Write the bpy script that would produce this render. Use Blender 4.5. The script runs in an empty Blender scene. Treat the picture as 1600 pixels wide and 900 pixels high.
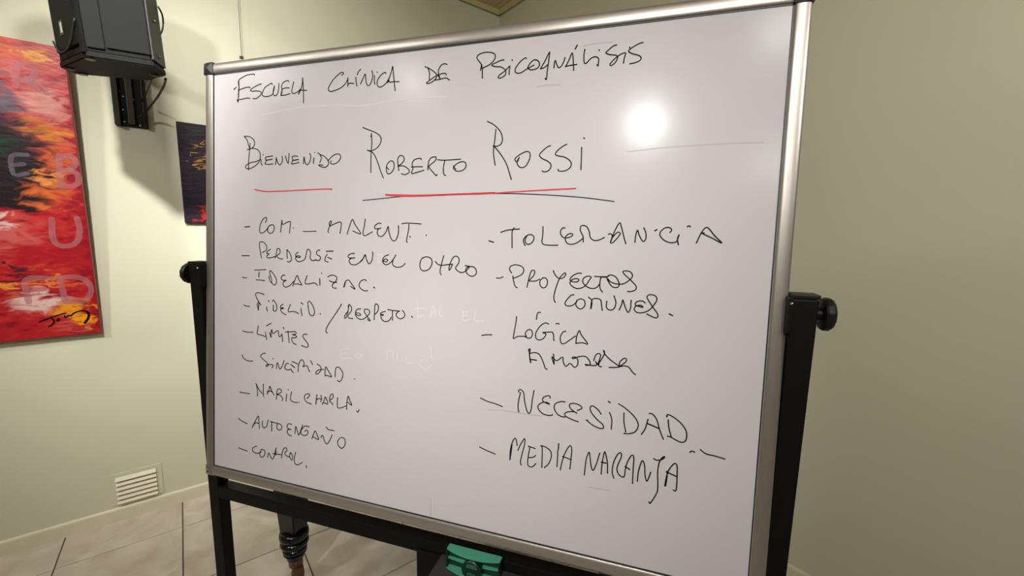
import bpy, bmesh, math, random
from mathutils import Vector, Matrix
random.seed(4)
S = bpy.context.scene
COL = S.collection

# ------------------------------------------------------------------ camera
CAM_POS = (0.0, 0.0, 1.52)
cam = bpy.data.cameras.new('camera'); camo = bpy.data.objects.new('camera', cam); COL.objects.link(camo)
right = Vector((0.7881028, -0.61530288, 0.01721454))
up = Vector((0.07230036, 0.12030538, 0.99010064))
back = Vector((-0.61128278, -0.77905647, 0.13929963))
m = Matrix((right, up, back)).transposed().to_4x4()
m.translation = CAM_POS
camo.matrix_world = m
cam.sensor_width = 36.0; cam.lens = 14.783; cam.clip_start = 0.02
S.camera = camo

# ------------------------------------------------------------------ world, lights, exposure
w = bpy.data.worlds.new('world'); S.world = w; w.use_nodes = True
w.node_tree.nodes['Background'].inputs[0].default_value = (1.0, 0.9, 0.75, 1)
w.node_tree.nodes['Background'].inputs[1].default_value = 0.05
S.view_settings.view_transform = 'Standard'; S.view_settings.look = 'None'
S.view_settings.gamma = 1; S.view_settings.use_curve_mapping = False
S.view_settings.exposure = 0.0

WARM = (1.0, 0.985, 0.955)
def lamp(name, loc, power, size=0.12, target=None, spread=180, color=WARM):
    l = bpy.data.lights.new(name, 'AREA'); l.shape = 'DISK'; l.size = size; l.energy = power; l.color = color
    l.spread = math.radians(spread)
    o = bpy.data.objects.new(name, l); COL.objects.link(o); o.location = loc
    d = (Vector(target) - Vector(loc)) if target else Vector((0, 0, -1))
    o.rotation_euler = d.to_track_quat('-Z', 'Y').to_euler()
    return o
lamp('downlight_or_fill_lamp', (-1.90, -1.28, 3.08), 3.8, spread=34, target=(0.45, 0.9, 1.30))
lamp('downlight_or_fill_lamp', (-1.90, -1.21, 3.08), 10.5, size=0.15, spread=170, target=(0.0, 0.0, 1.5))
lamp('downlight_or_fill_lamp', (-0.37, -1.15, 3.08), 8.5, size=0.3, spread=150, target=(0.7, 0.85, 1.1))
lamp('downlight_or_fill_lamp', (-2.05, -3.00, 3.08), 4, size=0.38, spread=60, target=(2.0, -0.3, 2.2))
lamp('downlight_or_fill_lamp', (-2.00, 0.92, 3.08), 13, size=0.30, spread=100, target=(-0.4, 2.8, 1.0))
lamp('downlight_or_fill_lamp', (-2.25, 1.95, 3.08), 1.2, size=0.45, spread=35, target=(0.55, 0.8, 1.2))
lamp('downlight_or_fill_lamp', (-0.05, 1.45, 3.08), 7, spread=100, target=(0.25, 2.8, 2.0))
lamp('downlight_or_fill_lamp', (-0.60, 0.60, 3.08), 7.5, spread=50, target=(0.2, 2.8, 1.4))  # added fill beam to brighten the left wall, not a real fixture
lamp('downlight_or_fill_lamp', (0.30, -2.60, 3.08), 7.0, spread=70, target=(2.0, 0.1, 2.1))  # added wash to lift the right wall, not one of the room's downlights

# ------------------------------------------------------------------ helpers
def lin(r, g, b):
    f = lambda c: (c/255/12.92) if c/255 <= 0.04045 else ((c/255+0.055)/1.055)**2.4
    return (f(r), f(g), f(b), 1)
def mat(name, col, rough=0.6, metal=0.0, spec=0.5, noise=0.0, nscale=8.0, bump=0.0, bscale=60.0, stretch=None, coat=0.0, rnoise=0.0):
    M = bpy.data.materials.new(name); M.use_nodes = True
    nt = M.node_tree; N = nt.nodes; Lk = nt.links; b = N['Principled BSDF']
    b.inputs['Base Color'].default_value = col; b.inputs['Roughness'].default_value = rough
    b.inputs['Metallic'].default_value = metal; b.inputs['Specular IOR Level'].default_value = spec
    b.inputs['Coat Weight'].default_value = coat
    tc = N.new('ShaderNodeTexCoord'); src = tc.outputs['Object']
    if stretch:
        mp = N.new('ShaderNodeMapping'); mp.inputs['Scale'].default_value = stretch
        Lk.new(src, mp.inputs[0]); src = mp.outputs[0]
    if noise or rnoise:
        n = N.new('ShaderNodeTexNoise'); n.inputs['Scale'].default_value = nscale; n.inputs['Detail'].default_value = 5
        Lk.new(src, n.inputs['Vector'])
        if noise:
            r = N.new('ShaderNodeMapRange'); r.inputs['From Min'].default_value = 0.3; r.inputs['From Max'].default_value = 0.7
            r.inputs['To Min'].default_value = 1-noise; r.inputs['To Max'].default_value = 1+noise
            Lk.new(n.outputs[0], r.inputs[0])
            mx = N.new('ShaderNodeVectorMath'); mx.operation = 'SCALE'; mx.inputs[0].default_value = col[:3]
            Lk.new(r.outputs[0], mx.inputs['Scale']); Lk.new(mx.outputs[0], b.inputs['Base Color'])
        if rnoise:
            r2 = N.new('ShaderNodeMapRange'); r2.inputs['From Min'].default_value = 0.3; r2.inputs['From Max'].default_value = 0.7
            r2.inputs['To Min'].default_value = rough-rnoise; r2.inputs['To Max'].default_value = rough+rnoise
            Lk.new(n.outputs[0], r2.inputs[0]); Lk.new(r2.outputs[0], b.inputs['Roughness'])
    if bump:
        n2 = N.new('ShaderNodeTexNoise'); n2.inputs['Scale'].default_value = bscale; n2.inputs['Detail'].default_value = 6
        Lk.new(src, n2.inputs['Vector'])
        bp = N.new('ShaderNodeBump'); bp.inputs['Strength'].default_value = bump; bp.inputs['Distance'].default_value = 0.002
        Lk.new(n2.outputs[0], bp.inputs['Height']); Lk.new(bp.outputs[0], b.inputs['Normal'])
    return M
WALL = mat('wall_paint', lin(213, 211, 186), 0.75, noise=0.012, nscale=1.5, bump=0.25, bscale=90, spec=0.25)
BASE = mat('baseboard_paint', lin(222, 215, 188), 0.45, noise=0.06, nscale=6)
CEIL = mat('ceiling_wood', lin(205, 182, 150), 0.5, noise=0.15, nscale=4, stretch=(12, 1, 1))
CROWN = mat('crown_paint', lin(205, 190, 140), 0.5)
GROUT = mat('grout', lin(92, 78, 62), 0.9, noise=0.1, nscale=30)
BLACKM = mat('black_powder_coat', lin(9, 9, 9), 0.5, bump=0.15, bscale=400, spec=0.2)
BLACKP = mat('black_plastic', lin(13, 13, 13), 0.45, spec=0.35)
TRAYM = mat('tray_metal', lin(52, 52, 55), 0.4)
ALU = mat('aluminium', lin(172, 165, 157), 0.34, metal=0.8, noise=0.06, nscale=60, stretch=(12, 12, 0.4))
ALUH = mat('aluminium_horizontal', lin(184, 177, 168), 0.34, metal=0.8, noise=0.06, nscale=60, stretch=(0.4, 12, 12))
CAPM = mat('grey_plastic', lin(36, 36, 36), 0.4)
BOARD = mat('whiteboard_enamel', lin(195, 190, 191), 0.5, noise=0.022, nscale=2.3, coat=0.19, spec=0.6)
BOARD.node_tree.nodes['Principled BSDF'].inputs['Coat Roughness'].default_value = 0.175
INKB = mat('black_ink', lin(14, 8, 11), 0.5, spec=0.15)
INKR = mat('red_ink', lin(208, 66, 72), 0.5, spec=0.2)
SMUD = mat('smudged_ink', lin(176, 171, 172), 0.4)
GHO = mat('erased_trace', lin(208, 203, 204), 0.4)
SPK = mat('speaker_shell', lin(13, 14, 13), 0.6, spec=0.15, bump=0.35, bscale=700)
SPK2 = mat('speaker_side', lin(30, 30, 27), 0.5, bump=0.3, bscale=700)
GREEN = mat('green_plastic', lin(72, 150, 122), 0.42, bump=0.1, bscale=500)
GREEND = mat('dark_green_plastic', lin(8, 42, 33), 0.35)
GREENL = mat('light_green_lettering', lin(70, 125, 108), 0.5)
PIANO = mat('piano_lacquer', lin(12, 9, 12), 0.2, coat=0.2)
BRASS = mat('worn_brass', lin(112, 86, 60), 0.5, metal=0.5, noise=0.35, nscale=60)
STEEL = mat('steel', lin(190, 190, 185), 0.3, metal=1)
BRK = mat('bracket_steel', lin(14, 13, 14), 0.35)
BRKB = mat('bracket_rust_brown', lin(52, 43, 34), 0.5, noise=0.2, nscale=40)
LABELM = mat('pale_sticker', lin(150, 150, 128), 0.5)
CANV = mat('canvas_edge_red', lin(165, 22, 32), 0.5, noise=0.2, nscale=12)

def tile_mat():
    M = bpy.data.materials.new('beige_marbled_tile'); M.use_nodes = True
    nt = M.node_tree; N = nt.nodes; L = nt.links; b = N['Principled BSDF']
    tc = N.new('ShaderNodeTexCoord'); oi = N.new('ShaderNodeObjectInfo')
    add = N.new('ShaderNodeVectorMath'); add.operation = 'ADD'
    sc = N.new('ShaderNodeVectorMath'); sc.operation = 'SCALE'; sc.inputs['Scale'].default_value = 37
    comb = N.new('ShaderNodeCombineXYZ')
    for i in range(3): L.new(oi.outputs['Random'], comb.inputs[i])
    L.new(comb.outputs[0], sc.inputs[0]); L.new(tc.outputs['Object'], add.inputs[0]); L.new(sc.outputs[0], add.inputs[1])
    n = N.new('ShaderNodeTexNoise'); n.inputs['Scale'].default_value = 5; n.inputs['Detail'].default_value = 8; n.inputs['Distortion'].default_value = 1.3
    L.new(add.outputs[0], n.inputs['Vector'])
    cr = N.new('ShaderNodeValToRGB'); e = cr.color_ramp.elements
    e[0].position = 0.3; e[0].color = lin(190, 176, 158); e[1].position = 0.66; e[1].color = lin(217, 207, 191)
    L.new(n.outputs[0], cr.inputs[0]); L.new(cr.outputs[0], b.inputs['Base Color'])
    b.inputs['Roughness'].default_value = 0.38
    bp = N.new('ShaderNodeBump'); bp.inputs['Strength'].default_value = 0.2; bp.inputs['Distance'].default_value = 0.002
    L.new(n.outputs[0], bp.inputs['Height']); L.new(bp.outputs[0], b.inputs['Normal'])
    return M
TILE = tile_mat()

def blob_paint(name, base, layers, nscale=9.0, dist=0.09):
    """canvas paint: soft-edged patches of colour, their edges torn by noise. layers: (x, z, rx, rz, colour, hardness)"""
    M = bpy.data.materials.new(name); M.use_nodes = True
    nt = M.node_tree; N = nt.nodes; L = nt.links; b = N['Principled BSDF']
    tc = N.new('ShaderNodeTexCoord')
    mp = N.new('ShaderNodeMapping'); mp.inputs['Scale'].default_value = (1, 1, 2.2); mp.inputs['Rotation'].default_value = (0, 0.5, 0)
    L.new(tc.outputs['Object'], mp.inputs[0])
    n = N.new('ShaderNodeTexNoise'); n.inputs['Scale'].default_value = nscale; n.inputs['Detail'].default_value = 7; n.inputs['Distortion'].default_value = 0.8
    L.new(mp.outputs[0], n.inputs['Vector'])
    off = N.new('ShaderNodeVectorMath'); off.operation = 'SUBTRACT'; off.inputs[1].default_value = (0.5, 0.5, 0.5)
    L.new(n.outputs['Color'], off.inputs[0])
    scl = N.new('ShaderNodeVectorMath'); scl.operation = 'SCALE'; scl.inputs['Scale'].default_value = dist*4
    L.new(off.outputs[0], scl.inputs[0])
    pos = N.new('ShaderNodeVectorMath'); pos.operation = 'ADD'
    L.new(tc.outputs['Object'], pos.inputs[0]); L.new(scl.outputs[0], pos.inputs[1])
    n2 = N.new('ShaderNodeTexNoise'); n2.inputs['Scale'].default_value = nscale*1.6; n2.inputs['Detail'].default_value = 6
    L.new(mp.outputs[0], n2.inputs['Vector'])
    cr = N.new('ShaderNodeValToRGB'); els = cr.color_ramp.elements
    els[0].position, els[0].color = base[0]; els[1].position, els[1].color = base[-1]
    for p, c in base[1:-1]:
        q = els.new(p); q.color = c
    L.new(n2.outputs[0], cr.inputs[0]); cur = cr.outputs[0]
    for (x, z, rx, rz, c, hard) in layers:
        s = N.new('ShaderNodeVectorMath'); s.operation = 'SUBTRACT'; s.inputs[1].default_value = (x, 0, z); L.new(pos.outputs[0], s.inputs[0])
        k = N.new('ShaderNodeVectorMath'); k.operation = 'MULTIPLY'; k.inputs[1].default_value = (1/rx, 0, 1/rz); L.new(s.outputs[0], k.inputs[0])
        ln = N.new('ShaderNodeVectorMath'); ln.operation = 'LENGTH'; L.new(k.outputs[0], ln.inputs[0])
        r = N.new('ShaderNodeMapRange'); r.inputs['From Min'].default_value = 1; r.inputs['From Max'].default_value = hard
        r.inputs['To Min'].default_value = 0; r.inputs['To Max'].default_value = 1; L.new(ln.outputs['Value'], r.inputs[0])
        mx = N.new('ShaderNodeMix'); mx.data_type = 'RGBA'; L.new(r.outputs[0], mx.inputs[0]); L.new(cur, mx.inputs[6]); mx.inputs[7].default_value = c
        cur = mx.outputs[2]
    L.new(cur, b.inputs['Base Color']); b.inputs['Roughness'].default_value = 0.35
    bp = N.new('ShaderNodeBump'); bp.inputs['Strength'].default_value = 0.5; bp.inputs['Distance'].default_value = 0.003
    L.new(n2.outputs[0], bp.inputs['Height']); L.new(bp.outputs[0], b.inputs['Normal'])
    return M

def link(name, me, material, parent=None, loc=(0, 0, 0), rot=(0, 0, 0), smooth=False):
    o = bpy.data.objects.new(name, me); COL.objects.link(o)
    if material: me.materials.append(material)
    o.location = loc; o.rotation_euler = rot
    if parent: o.parent = parent
    if smooth:
        for p in me.polygons: p.use_smooth = True
    return o
def bm_obj(name, bm, material, parent=None, smooth=False, auto=None, **k):
    bmesh.ops.recalc_face_normals(bm, faces=bm.faces)
    me = bpy.data.meshes.new(name); bm.to_mesh(me); bm.free()
    o = link(name, me, material, parent, **k)
    if smooth:
        for p in me.polygons: p.use_smooth = True
        if auto:
            md = o.modifiers.new('split', 'EDGE_SPLIT'); md.split_angle = math.radians(auto)
    return o
def add_box(bm, x0, x1, y0, y1, z0, z1, bev=0.0, seg=2):
    r = bmesh.ops.create_cube(bm, size=1)
    vs = r['verts']
    for v in vs:
        v.co = Vector((x0 if v.co.x < 0 else x1, y0 if v.co.y < 0 else y1, z0 if v.co.z < 0 else z1))
    if bev:
        es = list({e for v in vs for e in v.link_edges})
        bmesh.ops.bevel(bm, geom=es, offset=bev, segments=seg, affect='EDGES', profile=0.6)
def box(name, b, material, parent=None, bev=0.0, **k):
    bm = bmesh.new(); add_box(bm, *b, bev=bev); return bm_obj(name, bm, material, parent, **k)
def add_prism(bm, poly, z0, z1):
    lo = [bm.verts.new((x, y, z0)) for x, y in poly]; hi = [bm.verts.new((x, y, z1)) for x, y in poly]
    n = len(poly); bm.faces.new(lo); bm.faces.new(hi)
    for i in range(n): bm.faces.new((lo[i], lo[(i+1) % n], hi[(i+1) % n], hi[i]))
def add_sweep(bm, A, Bp, prof, U, V):
    """extrude a closed profile [(u,v)] from A to Bp; U and V are its axes"""
    A = Vector(A); Bp = Vector(Bp); U = Vector(U); V = Vector(V)
    a = [bm.verts.new(A+U*u+V*v) for u, v in prof]; b = [bm.verts.new(Bp+U*u+V*v) for u, v in prof]
    n = len(prof); bm.faces.new(a); bm.faces.new(b)
    for i in range(n): bm.faces.new((a[i], a[(i+1) % n], b[(i+1) % n], b[i]))
def add_lathe(bm, prof, c=(0, 0, 0), axis='Z', n=32):
    """prof: [(r, h)]"""
    rings = []
    for r, h in prof:
        ring = []
        for i in range(n):
            t = 2*math.pi*i/n; a, b_ = r*math.cos(t), r*math.sin(t)
            p = (a, b_, h) if axis == 'Z' else ((h, a, b_) if axis == 'X' else (a, h, b_))
            ring.append(bm.verts.new((p[0]+c[0], p[1]+c[1], p[2]+c[2])))
        rings.append(ring)
    for r0, r1 in zip(rings, rings[1:]):
        for i in range(n): bm.faces.new((r0[i], r0[(i+1) % n], r1[(i+1) % n], r1[i]))
    bm.faces.new(rings[0]); bm.faces.new(rings[-1])
def catmull(pts, step):
    if len(pts) == 2: return [Vector(p) for p in pts]
    P = [Vector(p) for p in pts]; P = [P[0]*2-P[1]]+P+[P[-1]*2-P[-2]]
    out = []
    for i in range(1, len(P)-2):
        a, b_, c, d = P[i-1:i+3]
        n = max(2, min(10, int((c-b_).length/step)))
        for j in range(n):
            t = j/n
            out.append(0.5*((2*b_)+(c-a)*t+(2*a-5*b_+4*c-d)*t*t+(3*b_-a-3*c+d)*t*t*t))
    out.append(P[-2]); return out
def add_tube(bm, pts, r, n=8):
    P = [Vector(p) for p in pts]; rings = []
    ref = Vector((0.3, 0.2, 1)).normalized()
    for i, p in enumerate(P):
        t = (P[min(i+1, len(P)-1)]-P[max(i-1, 0)]).normalized()
        a = t.cross(ref).normalized(); b_ = t.cross(a)
        rings.append([bm.verts.new(p+(a*math.cos(2*math.pi*k/n)+b_*math.sin(2*math.pi*k/n))*r) for k in range(n)])
    for r0, r1 in zip(rings, rings[1:]):
        for i in range(n): bm.faces.new((r0[i], r0[(i+1) % n], r1[(i+1) % n], r1[i]))
    bm.faces.new(rings[0]); bm.faces.new(rings[-1])
def add_ribbon(bm, pts2, width, y0, y1, flare=1.0):
    """marker stroke: a thin raised ribbon in the x-z plane, front at y0, back at y1, rounded ends"""
    P = catmull(pts2, width*0.8)
    Q = [P[0]]
    for p in P[1:]:
        if (p-Q[-1]).length > width*0.18: Q.append(p)
    if len(Q) == 1: Q.append(Q[0]+Vector((width*0.2, 0)))
    L_, R_ = [], []
    hw = width/2
    n = len(Q)
    for i, p in enumerate(Q):
        t = (Q[min(i+1, n-1)]-Q[max(i-1, 0)])
        t = t.normalized() if t.length > 1e-9 else Vector((1, 0))
        nn = Vector((-t.y, t.x)); k = hw*(flare if i in (0, n-1) else 1)
        L_.append(p+nn*k); R_.append(p-nn*k)
    t0 = (Q[0]-Q[1]).normalized(); t1 = (Q[-1]-Q[-2]).normalized()
    def cap(c, t):
        nn = Vector((-t.y, t.x)); k = hw*flare
        return [c+nn*k*math.cos(a)+t*k*math.sin(a) for a in (0.6, 1.2, math.pi-1.2, math.pi-0.6)]
    front = [[bm.verts.new((v.x, y0, v.y)) for v in s] for s in (L_, R_)]
    back = [[bm.verts.new((v.x, y1, v.y)) for v in s] for s in (L_, R_)]
    for i in range(n-1):
        bm.faces.new((front[0][i], front[0][i+1], front[1][i+1], front[1][i]))
        bm.faces.new((front[0][i], back[0][i], back[0][i+1], front[0][i+1]))
        bm.faces.new((front[1][i], front[1][i+1], back[1][i+1], back[1][i]))
    c0 = [bm.verts.new((v.x, y0, v.y)) for v in cap(Q[0], t0)]
    c1 = [bm.verts.new((v.x, y0, v.y)) for v in cap(Q[-1], t1)]
    # at the start, cap's first side is the ribbon's right (normal flips with t0)
    bm.faces.new([front[1][0]]+c0+[front[0][0]])
    bm.faces.new([front[0][-1]]+c1+[front[1][-1]])

def empty(name, label, cat, loc=(0, 0, 0), rz=0.0, group=None):
    o = bpy.data.objects.new(name, None); COL.objects.link(o); o.empty_display_size = 0.1
    o.location = loc; o.rotation_euler = (0, 0, rz); o['label'] = label; o['category'] = cat
    if group: o['group'] = group
    return o
def struct(o): o['kind'] = 'structure'; return o

# ------------------------------------------------------------------ the room
X0, X1, Y0, Y1, H = -4.2, 2.022, -4.4, 2.787, 3.14
fl = struct(box('floor', (X0-.1, X1+.1, Y0-.1, Y1+.1, -0.10, -0.003), GROUT))
struct(box('wall_left', (X0-.1, X1+.1, Y1, Y1+.12, -0.1, H+.1), WALL))
struct(box('wall_right', (X1, X1+.12, Y0-.1, Y1+.12, -0.1, H+.1), WALL))
struct(box('wall_back', (X0-.1, X1+.1, Y0-.12, Y0, -0.1, H+.1), WALL))
struct(box('wall_side', (X0-.12, X0, Y0-.12, Y1+.12, -0.1, H+.1), WALL))
struct(box('ceiling', (X0-.1, X1+.12, Y0-.12, Y1+.12, H, H+.1), CEIL))
bprof = [(0, 0), (0.013, 0), (0.013, 0.058), (0.011, 0.066), (0.006, 0.071), (0, 0.072)]
def skirting(name, A, B, inward):
    bm = bmesh.new(); add_sweep(bm, A, B, bprof, inward, (0, 0, 1)); struct(bm_obj(name, bm, BASE))
skirting('baseboard_left', (X0, Y1, 0), (X1, Y1, 0), (0, -1, 0))
skirting('baseboard_right', (X1, Y0, 0), (X1, Y1, 0), (-1, 0, 0))
skirting('baseboard_back', (X0, Y0, 0), (X1, Y0, 0), (0, 1, 0))
skirting('baseboard_side', (X0, Y0, 0), (X0, Y1, 0), (1, 0, 0))
cprof = [(0, 0), (0.012, 0), (0.014, -0.004), (0.022, -0.010), (0.030, 0.022), (0, 0.022)]
for i, (A, B, inn) in enumerate((((X0, Y1), (X1, Y1), (0, -1, 0)), ((X1, Y0), (X1, Y1), (-1, 0, 0)))):
    bm = bmesh.new(); add_sweep(bm, (*A, H-0.022), (*B, H-0.022), cprof, inn, (0, 0, 1)); struct(bm_obj('trim_%d' % (i+1), bm, CROWN))

# floor tiles, laid from the grout lines seen in the photograph
T, G = 0.4485, 0.005
xs = [-0.0993 + T*k for k in range(-10, 6)]; ys = [2.5346 + T*k for k in range(-16, 2)]
cache = {}
def tile_mesh(wx, wy):
    key = (round(wx, 4), round(wy, 4))
    if key not in cache:
        bm = bmesh.new(); add_box(bm, 0, wx, 0, wy, -0.004, 0)
        top = [e for e in bm.edges if all(v.co.z > -1e-6 for v in e.verts)]
        bmesh.ops.bevel(bm, geom=top, offset=0.0012, segments=1, affect='EDGES')
        bmesh.ops.recalc_face_normals(bm, faces=bm.faces)
        me = bpy.data.meshes.new('tile'); bm.to_mesh(me); bm.free(); me.materials.append(TILE); cache[key] = me
    return cache[key]
for a, b in zip(xs, xs[1:]):
    for c, d in zip(ys, ys[1:]):
        x0, x1, y0, y1 = max(a+G/2, X0), min(b-G/2, X1), max(c+G/2, Y0), min(d-G/2, Y1)
        if x1-x0 < 0.02 or y1-y0 < 0.02: continue
        t = bpy.data.objects.new('tile', tile_mesh(x1-x0, y1-y0)); COL.objects.link(t); t.parent = fl; t.location = (x0, y0, 0)

# ------------------------------------------------------------------ the whiteboard on its stand
# stand space: x along the board (left to right), y away from the viewer, z up; origin on the floor under the pivots
WX = Vector((0.568517, -0.822671, 0)); WY = Vector((0.822671, 0.568517, 0))
BW, BH = 1.5, 1.2093
ORG = Vector((0.0076784, 1.5008933, 0)) + WX*(BW/2) + WY*0.0502
RZ = math.atan2(WX.y, WX.x)
ZP = 1.3695            # pivot height
TILT = math.radians(-4.762)
wb = empty('rolling_whiteboard', 'large handwritten whiteboard in aluminium frame, tilted on a black steel stand', 'whiteboard', (ORG.x, ORG.y, 0), RZ)
BT = dict(loc=(0, 0, ZP), rot=(TILT, 0, 0))
hx, hz = BW/2, BH/2
pan = box('board_panel', (-hx+0.022, hx-0.022, 0.003, 0.018, -hz+0.022, hz-0.022), BOARD, wb, **BT)
RW = 0.029
def rail_prof():
    pr = [(0, 0.022), (0, 0.006)]
    for k in range(1, 10):
        a = math.pi*k/10
        pr.append((RW/2*(1-math.cos(a)), 0.0035-0.005*math.sin(a)**0.6))
    pr += [(RW-0.001, 0.0045), (RW-0.001, 0.022)]
    return pr
RP = rail_prof()
C_ = 0.026
def rail(A, B, U, m_):
    bm = bmesh.new(); add_sweep(bm, A, B, RP, U, (0, 1, 0))
    return bm_obj('frame_rail', bm, m_, wb, smooth=True, auto=40, **BT)
rail((-hx+C_, 0, hz), (hx-C_, 0, hz), (0, 0, -1), ALUH)
rail((-hx+C_, 0, -hz), (hx-C_, 0, -hz), (0, 0, 1), ALUH)
rail((-hx, 0, -hz+C_), (-hx, 0, hz-C_), (1, 0, 0), ALU)
rail((hx, 0, -hz+C_), (hx, 0, hz-C_), (-1, 0, 0), ALU)
for k, (sx, sz) in enumerate(((-1, 1), (1, 1), (-1, -1), (1, -1))):
    bm = bmesh.new()
    # outer corner rounded: local quarter plate, origin on the frame's corner
    r = 0.012; q_ = 0.033 if sz > 0 else 0.030; cr = [(q_, q_), (q_, 0)]
    for j in range(7):
        a = math.pi/2*j/6; cr.append((r-r*math.sin(a), r-r*math.cos(a)))
    cr.append((0, q_))
    d0, d1 = (-0.006 if sz > 0 else -0.0035), 0.0225; og = 0.0020 if sz > 0 else 0.0008
    fr = [bm.verts.new((sx*(hx+og-u), d0 if (u < q_-0.001 and v < q_-0.001 and u > 0.002 and v > 0.002) else d0+0.003, sz*(hz+og-v))) for u, v in cr]
    bk = [bm.verts.new((sx*(hx+og-u), d1, sz*(hz+og-v))) for u, v in cr]
    n = len(cr); bm.faces.new(bk)
    cvt = bm.verts.new((sx*(hx-0.014), d0-0.002, sz*(hz-0.014)))
    for i in range(n):
        j = (i+1) % n
        bm.faces.new((fr[i], fr[j], bk[j], bk[i])); bm.faces.new((fr[i], fr[j], cvt))
    cc = bm_obj('corner_cap', bm, CAPM if sz > 0 else ALU, wb, **BT)
    if sz > 0: cc['label'] = 'dark grey plastic corner cap'
    bm = bmesh.new(); add_lathe(bm, [(0.0026, -0.0065), (0.0026, -0.004)], c=(sx*(hx-0.012), 0, sz*(hz-0.012)), axis='Y', n=10)
    if sz < 0: bm_obj('corner_screw', bm, CAPM, wb, **BT)
# dark gasket between panel and rails
bm = bmesh.new(); g = RW+0.0002
add_box(bm, -hx+g, hx-g, 0.0018, 0.0035, hz-g-0.003, hz-g); add_box(bm, -hx+g, hx-g, 0.0018, 0.0035, -hz+g, -hz+g+0.0032)
add_box(bm, -hx+g, -hx+g+0.0022, 0.0018, 0.0035, -hz+g, hz-g); add_box(bm, hx-g-0.0022, hx-g, 0.0018, 0.0035, -hz+g, hz-g)
bm_obj('panel_gasket', bm, CAPM, wb, **BT)

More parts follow.
